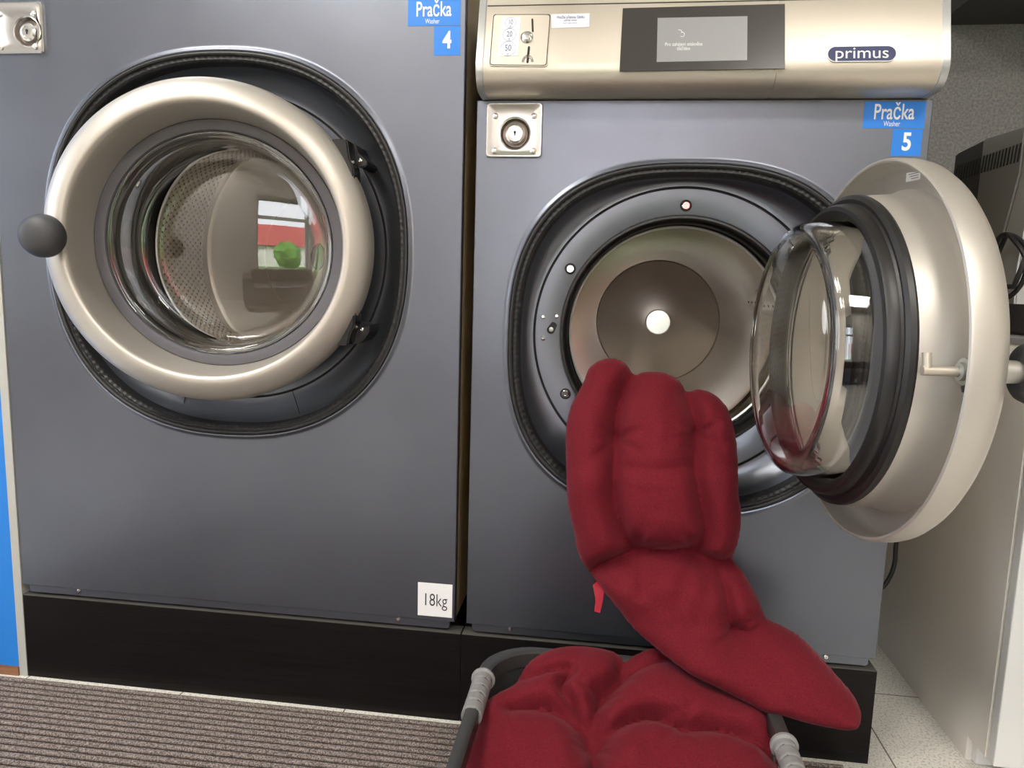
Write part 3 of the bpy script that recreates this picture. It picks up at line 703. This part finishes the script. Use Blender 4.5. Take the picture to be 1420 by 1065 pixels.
# coin plate
bm = bmesh.new()
cc = cpl([(684.5, 20.2), (763.5, 20.2), (758, 91.5), (679, 90.5)])
def rounded(c4, r, n=5):
    out = []
    for i in range(4):
        p = c4[i]; a = (c4[i - 1] - p).normalized(); b = (c4[(i + 1) % 4] - p).normalized()
        for k in range(n + 1):
            t = k / n; q0 = p + a * r; q1 = p + b * r
            out.append((1 - t) ** 2 * q0 + 2 * t * (1 - t) * p + t * t * q1)
    return out
def rloop(c4, grow, r, lift):
    ce = sum(c4, Vector()) / 4
    c = [p + (p - ce).normalized() * grow for p in c4]
    return [p + NF * lift for p in rounded(c, r)]
bmc = bmesh.new()
L = strips(bmc, [rloop(cc, .0022, .006, .0001), rloop(cc, .0018, .006, .0008), rloop(cc, .0004, .005, .0008), rloop(cc, 0, .005, .0003), rloop(cc, -.0010, .005, .0003), rloop(cc, -.0016, .005, .0010)], [0, 0, 1, 1, 0])
f = bmc.faces.new(L[-1]); bmesh.ops.recalc_face_normals(bmc, faces=bmc.faces)
coin = obj('coin_plate', bmc, [M['steel'], M['groove']], ctrl, smooth=False)
# coin slots, return button live on the plate as their own sub-parts of the control panel
def slot(p0, p1, w, name, m):
    a, b = cp(*p0, .0011), cp(*p1, .0011); bm = bmesh.new(); d = (b - a).normalized(); s_ = d.cross(NF) * w
    pts = []
    for i in range(9):
        t = pi * i / 8; pts.append(b + s_ * cos(t) + d * w * sin(t))
    for i in range(9):
        t = pi + pi * i / 8; pts.append(a + s_ * cos(t) + d * w * sin(t))
    v0 = [bm.verts.new(p - NF * .0004) for p in pts]; v1 = [bm.verts.new(p + NF * .0004) for p in pts]
    bm.faces.new(v1); n = len(pts)
    for i in range(n): bm.faces.new((v0[i], v0[(i + 1) % n], v1[(i + 1) % n], v1[i]))
    bmesh.ops.recalc_face_normals(bm, faces=bm.faces)
    obj(name, bm, m, ctrl, smooth=False)
slot((738.2, 27), (738.8, 43.5), .0014, 'coin_slot', M['groove'])
slot((733.5, 65.5), (731.5, 86), .0018, 'coin_slot', M['groove'])
bm = bmesh.new(); c = cp(730.5, 52, .001)
disc(bm, c, RF, UF, NF, [(.0098, 0), (.0098, .0012), (.0085, .002), (.0078, .0012), (.0076, .0012)], 32, 1)
disc(bm, c, RF, UF, NF, [(.0068, .0012), (.0068, .004), (.006, .005), (.003, .0055), (.0005, .0056)], 32, 0)
obj('return_button', bm, [M['hub'], M['chrome']], ctrl, angle=30)
bm = bmesh.new(); c = cp(731.5, 86, .0012)
for r in (.0062, .0082):
    tube(bm, [c + RF * (r * cos(t)) + UF * (r * 1.35 * sin(t)) for t in [pi * i / 16 for i in range(17)]], .0008, 6)
obj('coin_guard', bm, M['chrome'], ctrl)
# price sticker 10 20 50
bm = bmesh.new(); c4 = cpl([(695.5, 24), (722, 23.5), (718, 77.5), (690.5, 78)], .0011); quadpl(bm, c4, 0)
for (px, py, r, s_, hh) in ((708, 31.5, .0088, '10', .0115), (706.5, 48, .0104, '20', .0130), (704.5, 67.3, .0122, '50', .0145)):
    c = cp(px, py, .0017); ringmesh(bm, c, RF, UF, NF, r - .0004, r, 40, 1, th=.0002)
    text_into(bm, s_, c + UF * .0005, RF, UF, hh, .72, 0, 1, lift=.0003)
    q = c - UF * (r - .0025); text_into(bm, '•', q, RF, UF, .008, 1, 0, 1, lift=.0003)
obj('price_sticker', bm, [M['white'], M['blueink']], ctrl, smooth=False)
# notice sticker
bm = bmesh.new(); c4 = cpl([(764.5, 20), (817.5, 18.8), (817, 37.5), (765, 39)], .0003); quadpl(bm, c4, 0)
ce = sum(c4, Vector()) / 4
text_into(bm, 'Vhoďte přesnou částku', ce + UF * .0055, RF, UF, .0072, .62, .012, 1, lift=.0008)
text_into(bm, 'automat nevrací', ce + UF * .0005, RF, UF, .0052, .62, .01, 1, lift=.0008)
text_into(bm, 'Insert exact amount', ce - UF * .0040, RF, UF, .0040, .68, 0, 1, lift=.0008)
obj('notice_sticker', bm, [M['white'], M['blueink']], ctrl, smooth=False)
# display
bm = bmesh.new(); quadpl(bm, cpl([(863.6, 12), (1088.2, 6), (1088.4, 95.5), (859, 99.5)], .0002), 0, th=.0012)
obj('touch_screen', bm, M['screenglass'], ctrl, smooth=False)
bm = bmesh.new(); c4 = cpl([(912, 25), (1036.5, 22.5), (1036, 83.5), (910.6, 86)], .0015); quadpl(bm, c4, 0, th=.0003)
text_into(bm, 'Pro zahájení stiskněte', cp(948, 61.5, .0018), RF, UF, .0078, .80, 0, 1, lift=.0004)
text_into(bm, 'tlačítko', cp(948, 67.5, .0018), RF, UF, .0078, .80, 0, 1, lift=.0004)
c = cp(946, 46, .0022)
tube(bm, [c + RF * (-.006) + UF * .0055, c + RF * (-.001) + UF * .0045, c + RF * (-.001) + UF * .001], .0004, 5, 1)
tube(bm, [c + RF * (.0035 * cos(t)) + UF * (.0035 * sin(t) - .002) for t in [radians(110 - 22 * i) for i in range(12)]], .0004, 5, 1)
obj('display', bm, [M['lcd'], M['lcdtext']], ctrl, smooth=False)
# badge
bm = bmesh.new(); cb = cp(1194.5, 75.2, .0002); n = 48
a_, b_2 = .0475, .0115
def pill(k, h): return [cb + RF * ((a_ - b_2) * (1 if cos(2 * pi * i / n) >= 0 else -1) + b_2 * k * cos(2 * pi * i / n)) + UF * (b_2 * k * sin(2 * pi * i / n)) + NF * h for i in range(n)]
L = strips(bm, [pill(1.05, 0), pill(1.05, .0012), pill(.97, .0016)], [1, 1]); f = bm.faces.new(L[-1]); bmesh.ops.recalc_face_normals(bm, faces=bm.faces)
text_into(bm, 'primus', cb + UF * .0005, RF, UF, .0250, 1.10, .0, 1, lift=.0020)
obj('brand_badge', bm, [M['badge'], M['white']], ctrl, smooth=False)

# ------------------------------------------------------------------ plinths
def plinth(x0, x1, label):
    t = thing('machine_plinth', label, 'plinth', ((x0 + x1) / 2, 0.4, 0))
    obj('plinth_board', nbox(x0, x1, 0.0, 0.87, 0, 0.1715, bev=0.0008), M['plinth'], t, smooth=False)
    obj('top_edge', nbox(x0 + .001, x1 - .001, -0.0003, 0.03, 0.1716, 0.1729), M['plinthedge'], t, smooth=False)
plinth(-0.8940, -0.0092, 'long black wood grained plinth under the left washing machine')
plinth(-0.0084, 0.7144, 'black wood grained plinth under the open right washing machine')

# ------------------------------------------------------------------ mat
bm = bmesh.new(); pitch = 0.0158; ny = 60; y_s = -0.0165
rows = []
y = y_s; k = 0
prof = [(0, 0.0)]
for r in range(70):
    yy = y_s - r * pitch
    for u, h in ((0.0, .0012), (.10, .0016), (.2, .0060), (.34, .0080), (.55, .0086), (.76, .0080), (.9, .0060)):
        prof.append((yy - u * pitch, h))
loops = []
nx = 90
for yv, hv in [(y_s, 0.0)] + prof[1:] + [(prof[-1][0] - .004, 0.0)]:
    loops.append([(-1.25 + (0.665 + 1.25) * i / nx, yv if hv == 0 else yv + .0007 * noise.noise(Vector((i * .6, yv * 40, 0))), 0.0002 + hv) for i in range(nx + 1)])
strips(bm, loops, closed=False)
bmesh.ops.recalc_face_normals(bm, faces=bm.faces)
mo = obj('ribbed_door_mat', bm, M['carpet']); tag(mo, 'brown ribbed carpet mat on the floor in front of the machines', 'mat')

# ------------------------------------------------------------------ cushions
def seg_d(p, a, b):
    ab = b - a; t = max(0, min(1, (p - a).dot(ab) / max(ab.length_squared, 1e-9))); return (p - a - ab * t).length, t
def poly_d(p, pts, closed=False):
    best = 1e9; bt = 0; n = len(pts); m = n if closed else n - 1
    for i in range(m):
        d, t = seg_d(p, pts[i], pts[(i + 1) % n])
        if d < best: best = d; bt = (i + t) / m
    return best, bt
def inside(p, poly):
    c = False; j = len(poly) - 1
    for i in range(len(poly)):
        a, b = poly[i], poly[j]
        if (a.y > p.y) != (b.y > p.y) and p.x < (b.x - a.x) * (p.y - a.y) / (b.y - a.y) + a.x: c = not c
        j = i
    return c
def rnd(x): x = max(0, min(1, x)); return sqrt(1 - (1 - x) ** 2)
def cushion(outline, creases, tufts, place, Hf, Hb, L_edge, step, seed, wr=1.0, steps=None):
    ol = [Vector(p) for p in outline]
    sm = catmull([(p.x, p.y, 0) for p in ol], 4, True); sm = [Vector((p.x, p.y)) for p in sm]
    # resample
    tot = []; 
    for i in range(len(sm)):
        a, b = sm[i], sm[(i + 1) % len(sm)]; k = max(1, int((b - a).length / (step * .9)))
        for q in range(k): tot.append(a + (b - a) * (q / k))
    poly = tot; coarse = poly[::2]
    x0 = min(p.x for p in poly); x1 = max(p.x for p in poly); y0 = min(p.y for p in poly); y1 = max(p.y for p in poly)
    pts = list(poly); yy = y0; row = 0
    while yy < y1:
        xx = x0 + (step / 2 if row % 2 else 0)
        while xx < x1:
            p = Vector((xx, yy))
            if inside(p, poly) and poly_d(p, coarse, True)[0] > step * .6: pts.append(p)
            xx += step
        yy += step * .866; row += 1
    nb = len(poly)
    ve, ed, fa, ov, oe, of_ = delaunay_2d_cdt(pts, [], [list(range(nb))], 1, 1e-6)
    cre = [([Vector(q) for q in catmull([(a, b, 0) for a, b in c['p']], 5)], c) for c in creases]
    cre = [([Vector((q.x, q.y)) for q in pp], c) for pp, c in cre]
    hs = []; wrs = []
    for v in ve:
        d = poly_d(v, coarse, True)[0]
        h = rnd(d / L_edge)
        edge = h
        for pp, c in cre:
            dd, t = poly_d(v, pp)
            if dd < c['w']:
                k0, k1 = c['k']; kk = k0 + (k1 - k0) * t
                fin = min(1, min(t, 1 - t) * 8 + c.get('e', 0.15))
                if c.get('side'): pass
                h *= 1 - kk * fin * (.45 * (1 - dd / c['w']) ** 2 + .55 * max(0, 1 - dd / (c['w'] * .42)) ** 1.7)
        fold = 0
        for (tx, ty, tr, tk) in tufts:
            q = v - Vector((tx, ty)); dd = q.length
            if dd < tr: h *= 1 - min(.9, tk * 1.35) * (.5 * (1 - dd / tr) ** 1.6 + .5 * max(0, 1 - dd / (tr * .5)) ** 1.6)
            if dd < tr * 2.2 and dd > 1:
                an = atan2(q.y, q.x); fold += sin(an * 7 + tx + 2 * noise.noise(Vector((dd * .03, tx, 0)))) * (1 - dd / (tr * 2.2)) * min(1, dd / (tr * .35))
        n1 = noise.noise(Vector((v.x * .018, v.y * .018, seed))) * .07 + noise.noise(Vector((v.x * .05, v.y * .05, seed + 3))) * .028
        # fine drawn wrinkles
        w2 = noise.noise(Vector((v.x * .035 + v.y * .02, v.y * .012 - v.x * .05, seed + 9)))
        hs.append(max(0.0, h * (1 + n1) + wr * edge * (.045 * fold + .034 * w2)))
    bm = bmesh.new()
    iso = lambda i: (ov[i] and min(ov[i]) < nb)
    F = []; Bk = []
    for i, v in enumerate(ve):
        P, Nf = place(v.x, v.y)
        onb = any(o < nb for o in ov[i]) if ov[i] else False
        a = bm.verts.new(P + Nf * (0 if onb else Hf * hs[i]))
        F.append(a)
        Bk.append(a if onb else bm.verts.new(P - Nf * Hb * (0.3 + .7 * hs[i]) * rnd(poly_d(v, coarse, True)[0] / L_edge)))
    for f in fa:
        try:
            bm.faces.new([F[i] for i in f]); bm.faces.new([Bk[i] for i in reversed(f)])
        except ValueError: pass
    bmesh.ops.recalc_face_normals(bm, faces=bm.faces)
    for _ in range(1): bmesh.ops.smooth_vert(bm, verts=bm.verts, factor=0.4, use_axis_x=True, use_axis_y=True, use_axis_z=True)
    return bm

K6 = lambda pts: [(760 + a * .5258, 470 + b * .5258) for a, b in pts]
out1 = K6([(95, 105), (110, 72), (145, 52), (185, 52), (210, 68), (228, 93), (250, 86), (290, 84), (330, 97), (354, 118), (366, 137), (400, 131), (440, 145), (470, 175), (485, 210), (493, 240), (500, 290), (502, 350), (503, 400),
           (510, 450), (508, 500), (500, 540), (488, 580), (510, 605), (535, 645), (555, 685), (568, 715), (577, 735), (610, 750), (660, 778), (700, 815), (740, 860), (780, 905), (812, 945), (820, 975), (812, 1000), (795, 1013), (765, 1016), (730, 1010), (690, 1003),
           (640, 990), (590, 975), (560, 970), (520, 950), (470, 925), (410, 895), (370, 875), (320, 840), (270, 800), (220, 755), (180, 705), (150, 668), (130, 642), (112, 620), (90, 590), (75, 555), (68, 510), (55, 460), (48, 400), (46, 330), (45, 270), (48, 220), (60, 175), (80, 135)])
cr1 = [dict(p=K6([(228, 90), (195, 150), (183, 200), (178, 250), (174, 330), (176, 420), (198, 500), (225, 550)]), w=56, k=(.85, .6), e=.95),
       dict(p=K6([(366, 136), (375, 185), (388, 235), (384, 330), (398, 420), (412, 500), (380, 558)]), w=56, k=(.85, .55), e=.95),
       dict(p=K6([(112, 618), (150, 585), (240, 556), (320, 552), (380, 560), (440, 586), (490, 582)]), w=50, k=(.9, .9), e=.9),
       dict(p=K6([(380, 560), (432, 592), (460, 640), (468, 700), (488, 758), (540, 748), (575, 733)]), w=46, k=(.50, .50), e=.6),
       dict(p=K6([(488, 758), (530, 800), (620, 850)]), w=56, k=(.35, .05), e=.6),
       dict(p=K6([(180, 325), (280, 335), (384, 330)]), w=46, k=(.16, .16), e=.3),
       dict(p=K6([(240, 556), (236, 600), (250, 660)]), w=34, k=(.3, .02), e=.6)]
def spokes(K, c, ends, w=15, k=.22): return [dict(p=K([c, ((c[0] + e[0]) / 2 + 3, (c[1] + e[1]) / 2 - 3), e]), w=w, k=(k, .02), e=.9) for e in ends]
cr1 += spokes(K6, (232, 556), [(140, 535), (185, 470), (255, 470), (330, 515), (200, 620), (290, 610)])
cr1 += spokes(K6, (378, 560), [(405, 470), (345, 490), (330, 620), (420, 640)])
cr1 += spokes(K6, (486, 756), [(430, 690), (520, 690), (570, 800), (420, 770), (500, 840)])
cr1 += spokes(K6, (180, 255), [(110, 220), (120, 300), (250, 230), (245, 290)]) + spokes(K6, (388, 245), [(320, 215), (330, 290), (450, 215), (455, 290)])
cr1 += spokes(K6, (108, 612), [(190, 590), (200, 625), (150, 560)], 12, .3) + spokes(K6, (574, 733), [(500, 690), (505, 720), (640, 820)], 12, .3)
tf1 = [(*K6([(180, 258)])[0], 34, .35), (*K6([(388, 248)])[0], 34, .35), (*K6([(232, 556)])[0], 36, .5), (*K6([(378, 560)])[0], 34, .5), (*K6([(486, 756)])[0], 34, .45), (*K6([(445, 585)])[0], 20, .3)]
def yprof(py):
    T = [(480, .050), (540, .030), (600, -.010), (660, -.048), (770, -.072), (850, -.105), (920, -.165), (1030, -.245)]
    for (a, ya), (b, yb_) in zip(T[:-1], T[1:]):
        if py <= b:
            t = max(0, (py - a) / (b - a)); t = t * t * (3 - 2 * t) if False else t; return ya + (yb_ - ya) * t
    return T[-1][1]
def place1(px, py):
    P = at(px, py, yprof(py)); return P, Vector((-.03, -1, .12)).normalized()
bm = cushion(out1, cr1, tf1, place1, .068, .034, 52, 3.8, 1.0)
t = thing('chair_cushion', 'dark red tufted cushion hanging out of the open washing machine', 'cushion', (0.36, -0.06, 0.42))
obj('cushion_cover', bm, M['red'], t, angle=80)
bm = bmesh.new(); q = [at(828, 806, -.075), at(838, 818, -.080), at(836, 833, -.085), at(832, 850, -.088), at(824, 848, -.088), at(826, 832, -.085), at(822, 812, -.08)]
v0 = [bm.verts.new(p) for p in q]; v1 = [bm.verts.new(p + Vector((0, .0015, 0))) for p in q]; bm.faces.new(v0); bm.faces.new(v1[::-1])
for i in range(len(q)): bm.faces.new((v0[i], v0[(i + 1) % len(q)], v1[(i + 1) % len(q)], v1[i]))
obj('tie_ribbon', bm, M['ribbon'], t, smooth=False)['label'] = 'bright red satin tie ribbon'
# piping along the lower edge
bm = bmesh.new(); path = catmull([(a, b, 0) for a, b in K6([(520, 946), (590, 968), (640, 982), (700, 992), (755, 1000), (790, 1004)])], 5)
tube(bm, [place1(p.x, p.y - 2)[0] + Vector((0, -.010, 0)) for p in path], .0014, 6); obj('seam_piping', bm, M['red'], t)

K7 = lambda pts: [(580 + a * .4648, 860 + b * .4648) for a, b in pts]
out2 = K7([(128, 410), (150, 372), (172, 335), (178, 290), (200, 252), (240, 222), (285, 197), (300, 170), (330, 130), (370, 105), (410, 90), (470, 84), (530, 88), (590, 100), (622, 113), (680, 92), (722, 90), (775, 135), (860, 195), (960, 238), (1025, 262), (1048, 305), (1058, 350), (1068, 400), (1075, 450), (1078, 520), (1070, 600),
           (1020, 680), (900, 720), (700, 735), (450, 725), (250, 690), (160, 620), (130, 540), (122, 470)])
cr2 = [dict(p=K7([(620, 110), (608, 150), (600, 190), (570, 220), (545, 248), (525, 300), (520, 380), (525, 450), (530, 560), (540, 700)]), w=50, k=(.7, .85), e=.9),
       dict(p=K7([(300, 178), (340, 185), (420, 172), (455, 180), (430, 225), (470, 290), (500, 345), (520, 385)]), w=34, k=(.5, .7), e=.6),
       dict(p=K7([(270, 285), (330, 282), (400, 292), (460, 325), (500, 365), (522, 388)]), w=46, k=(.65, .8), e=.7),
       dict(p=K7([(545, 260), (590, 210), (660, 160), (760, 130)]), w=44, k=(.65, .5), e=.8),
       dict(p=K7([(525, 388), (580, 345), (640, 318), (705, 308), (760, 330), (800, 346), (900, 350), (1000, 385), (1066, 440)]), w=46, k=(.8, .65), e=.8),
       dict(p=K7([(160, 560), (350, 540), (530, 560), (750, 540), (1060, 560)]), w=46, k=(.4, .4), e=.8)]
cr2 += spokes(K7, (522, 385), [(455, 300), (560, 290), (620, 400), (440, 410), (600, 460), (460, 470)], 20, .3)
cr2 += spokes(K7, (545, 250), [(470, 215), (500, 180), (620, 260), (640, 200)], 16, .28) + spokes(K7, (604, 170), [(560, 130), (660, 130), (650, 180)], 14, .28)
cr2 += spokes(K7, (300, 185), [(380, 200), (350, 235), (250, 240)], 14, .25) + spokes(K7, (705, 310), [(740, 360), (800, 300), (650, 360)], 16, .22)
tf2 = [(*K7([(522, 385)])[0], 34, .55), (*K7([(545, 250)])[0], 26, .4), (*K7([(604, 175)])[0], 22, .35), (*K7([(780, 340)])[0], 26, .3)]
P2 = Vector((0.25, -0.150, 0.200)); N2 = Vector((0, -0.36, 1)).normalized()
def place2(px, py): return atplane(px, py, P2, N2), (N2 * .8 + Vector((0, -.45, .1))).normalized()
bm = cushion(out2, cr2, tf2, place2, .060, .035, 54, 3.8, 7.0)
t = thing('chair_cushion', 'dark red tufted cushion lying folded in the laundry basket', 'cushion', (0.27, -0.3, 0.10))
obj('cushion_cover', bm, M['red'], t, angle=80)

# ------------------------------------------------------------------ laundry basket
bx0, bx1, by0, by1, br, bz = 0.056, 0.500, -0.690, -0.112, 0.085, 0.222
def rr(ins, z, n=10, shift=0):
    out = []
    for (cx_, cy_, a0) in ((bx1 - br, by1 - br, 0), (bx0 + br, by1 - br, 90), (bx0 + br, by0 + br, 180), (bx1 - br, by0 + br, 270)):
        for k in range(n + 1):
            a = radians(a0 + 90 * k / n); r = max(.01, br - ins)
            out.append(Vector((cx_ + r * cos(a), cy_ + r * sin(a), z)))
    # refine straight runs
    o2 = []
    for i in range(len(out)):
        a, b = out[i], out[(i + 1) % len(out)]; k = max(1, int((b - a).length / .02))
        for q in range(k): o2.append(a + (b - a) * (q / k))
    return o2
t = thing('laundry_basket', 'black plastic laundry basket with grey ribbed grips holding the cushion', 'laundry basket', ((bx0 + bx1) / 2, (by0 + by1) / 2, 0.0))
bm = bmesh.new()
ref = rr(0, 0); m_ = len(ref)
def samp(ins, zf):
    cxm, cym = (bx0 + bx1) / 2, (by0 + by1) / 2; out = []
    for p in ref:
        # inset toward local centre of rounded rectangle
        hx, hy = (bx1 - bx0) / 2, (by1 - by0) / 2
        k1 = (hx - ins) / hx; k2 = (hy - ins) / hy
        z = zf(p) if callable(zf) else zf
        out.append((cxm + (p.x - cxm) * k1, cym + (p.y - cym) * k2, z))
    return out
strips(bm, [samp(.004, bz - .030), samp(.001, bz - .026), samp(0, bz - .010), samp(.002, bz - .002), samp(.007, bz), samp(.016, bz), samp(.020, bz - .003), samp(.021, bz - .024), samp(.019, bz - .026), samp(.004, bz - .030)])
obj('rim', bm, M['basket'], t, angle=50)
bm = bmesh.new()
def zt(p):
    yc_ = -0.290 if p.x < .2 else -0.37
    if p.x < bx0 + .02 or p.x > bx1 - .02:
        d = abs(p.y - yc_)
        return bz - .027 - .055 * max(0, min(1, (.115 - d) / .03))
    return bz - .027
Lw = strips(bm, [samp(.21, .0120), samp(.10, .012), samp(.048, .012), samp(.040, .014), samp(.026, .12), samp(.014, zt), samp(.0165, zt), samp(.0285, .12), samp(.0425, .0175), samp(.10, .0155), samp(.21, .0155)])
bm.faces.new(Lw[0]); bm.faces.new(Lw[-1][::-1])
strips(bm, [samp(.046, .0090), samp(.044, .0125), samp(.052, .0125), samp(.052, .0090), samp(.046, .0090)])
bmesh.ops.remove_doubles(bm, verts=bm.verts, dist=1e-5)
bmesh.ops.recalc_face_normals(bm, faces=bm.faces)
obj('basket_wall', bm, M['basket'], t, angle=50)
for gx in (bx0 + .0105, bx1 - .0105):
    bm = bmesh.new(); yA, yB = (-0.305, -0.205) if gx < .2 else (-0.44, -0.295)
    nn = 60; pts = []; rs = []
    for i in range(nn + 1):
        u = i / nn; pts.append((gx, yA + (yB - yA) * u, bz - .013)); ph_ = (u * (5 if gx < .2 else 7)) % 1
        rs.append(.0150 if (ph_ > .1 and i not in (0, nn)) else .0136)
    rs[-1] = rs[-2] = rs[-3] = .0185; rs[0] = .0150
    tube(bm, pts, .015, 20, rs=rs)
    obj('handle_grip', bm, M['grip'], t, angle=40)['label'] = 'grey ribbed plastic grip'

# ------------------------------------------------------------------ appliance cabinet on the right
t = thing('undercounter_appliance', 'tall white and greige appliance cabinet standing right of the open machine', 'appliance', (1.2, 0.4, 0))
cx0, cx1 = 0.891, 1.49
bm = bmesh.new()
prism(bm, [(-0.018, .045), (-0.018, .735), (.86, .735), (.86, .045)], 'x', cx0, cx1, bev=.002); obj('casing', bm, M['cab'], t, smooth=False)
obj('base_skirt', nbox(cx0 + .0015, cx1 - .002, .045, .85, 0, .0455), M['cab'], t, smooth=False)
obj('front_kickplate', nbox(cx0 + .012, cx1 - .002, .030, .044, 0.002, .0445), M['cabwhite'], t, smooth=False)
obj('door_panel', nbox(cx0 + .001, cx1, -.0420, -.0215, .046, .735, bev=.003), M['cabwhite'], t, smooth=False)
obj('door_frame_edge', nbox(cx0 + .004, cx1 - .004, -.0215, -.0175, .048, .733), M['cabinner'], t, smooth=False)
obj('worktop', nbox(cx0 - .002, cx1 + .002, -.040, .86, .735, .747, bev=.002), M['grip'], t, smooth=False)
# coffee machine on top
t = thing('coffee_machine', 'charcoal and silver coffee machine with side vents on the appliance top', 'coffee machine', (1.12, 0.33, .747))
def yz(pts, X=0.95): return [(atx(a, b, X).y, atx(a, b, X).z) for a, b in pts]
bm = bmesh.new(); prism(bm, [(.475, .748), (.475, 1.111), (.354, 1.118), (.354, .748)], 'x', .95, 1.28, bev=.004); obj('rear_housing', bm, M['coffee'], t, angle=40)
bm = bmesh.new(); prism(bm, [(.353, .86), (.353, 1.118), (.205, 1.112), (.205, 1.03), (.235, .93), (.268, .86)], 'x', .947, 1.283, bev=.003); hs_ = obj('side_housing', bm, M['coffee2'], t, angle=40)
bm = bmesh.new()
prism(bm, [(.204, 1.112), (.204, 1.031), (.234, .931), (.262, .87), (.262, .748), (.17, .748), (.178, .86), (.168, .95), (.165, 1.108)], 'x', .949, 1.281, bev=.003); obj('silver_trim', bm, M['silver'], t, angle=40)
bm = bmesh.new(); prism(bm, [(.163, 1.112), (.163, 1.02), (.10, 1.02), (.06, 1.04), (.06, 1.105)], 'x', .955, 1.275, bev=.006); obj('brew_head', bm, M['coffee2'], t, angle=40)
for i in range(22):
    y = .462 - i * .0116
    bm = bmesh.new(); s_ = .004
    prism(bm, [(y, 1.052), (y - .005, 1.052), (y - .005 - s_, 1.084), (y - s_, 1.084)], 'x', .9462 if y < .35 else .9492, .9485 if y < .35 else .951)
    obj('vent_slot', bm, M['groove'], t, smooth=False)
bm = bmesh.new(); prism(bm, [(.36, .748), (.36, .80), (.03, .80), (.03, .748)], 'x', .93, .9485, bev=.004); obj('drip_tray', bm, M['coffee'], t, smooth=False)
# coiled black cord beside it
bm = bmesh.new(); pts = []
for i in range(60):
    a = i / 59 * 2 * pi * 1.6; pts.append((.925 + .006 * sin(i * .4), .165 + .050 * cos(a), .865 + (.055 + .006 * sin(a * 2)) * sin(a)))
for i in range(8): pts.append((.925, .185 + .002 * i, .83 - i * .0113))
tube(bm, pts, .0042, 8); tag(obj('power_cord', bm, M['black']), 'coiled black cord hanging beside the coffee machine', 'cord')
# black supply hose behind the machine
bm = bmesh.new(); hp = catmull([(.830, .28, .56), (.842, .29, .42), (.8435, .30, .30), (.8445, .30, .262), (.838, .30, .228), (.822, .30, .200), (.79, .30, .182), (.73, .32, .178)], 6)
tube(bm, hp, .0045, 10); tag(obj('supply_hose', bm, M['black']), 'thin black hose curving out behind the open washing machine', 'hose')
# wall shelf unit at the upper right
t = thing('wall_shelf', 'black shelf unit fixed high on the grey wall', 'shelf', (1.2, .9, 1.5115))
obj('shelf_board', nbox(1.05, 1.95, .60, .8995, 1.5115, 1.90), M['coffee'], t, smooth=False)
bm = bmesh.new(); tube(bm, [at(1312, 27, .86), at(1322, 20, .86), at(1331, 7, .86)], .004, 8); obj('shelf_bracket', bm, M['silver'], t)
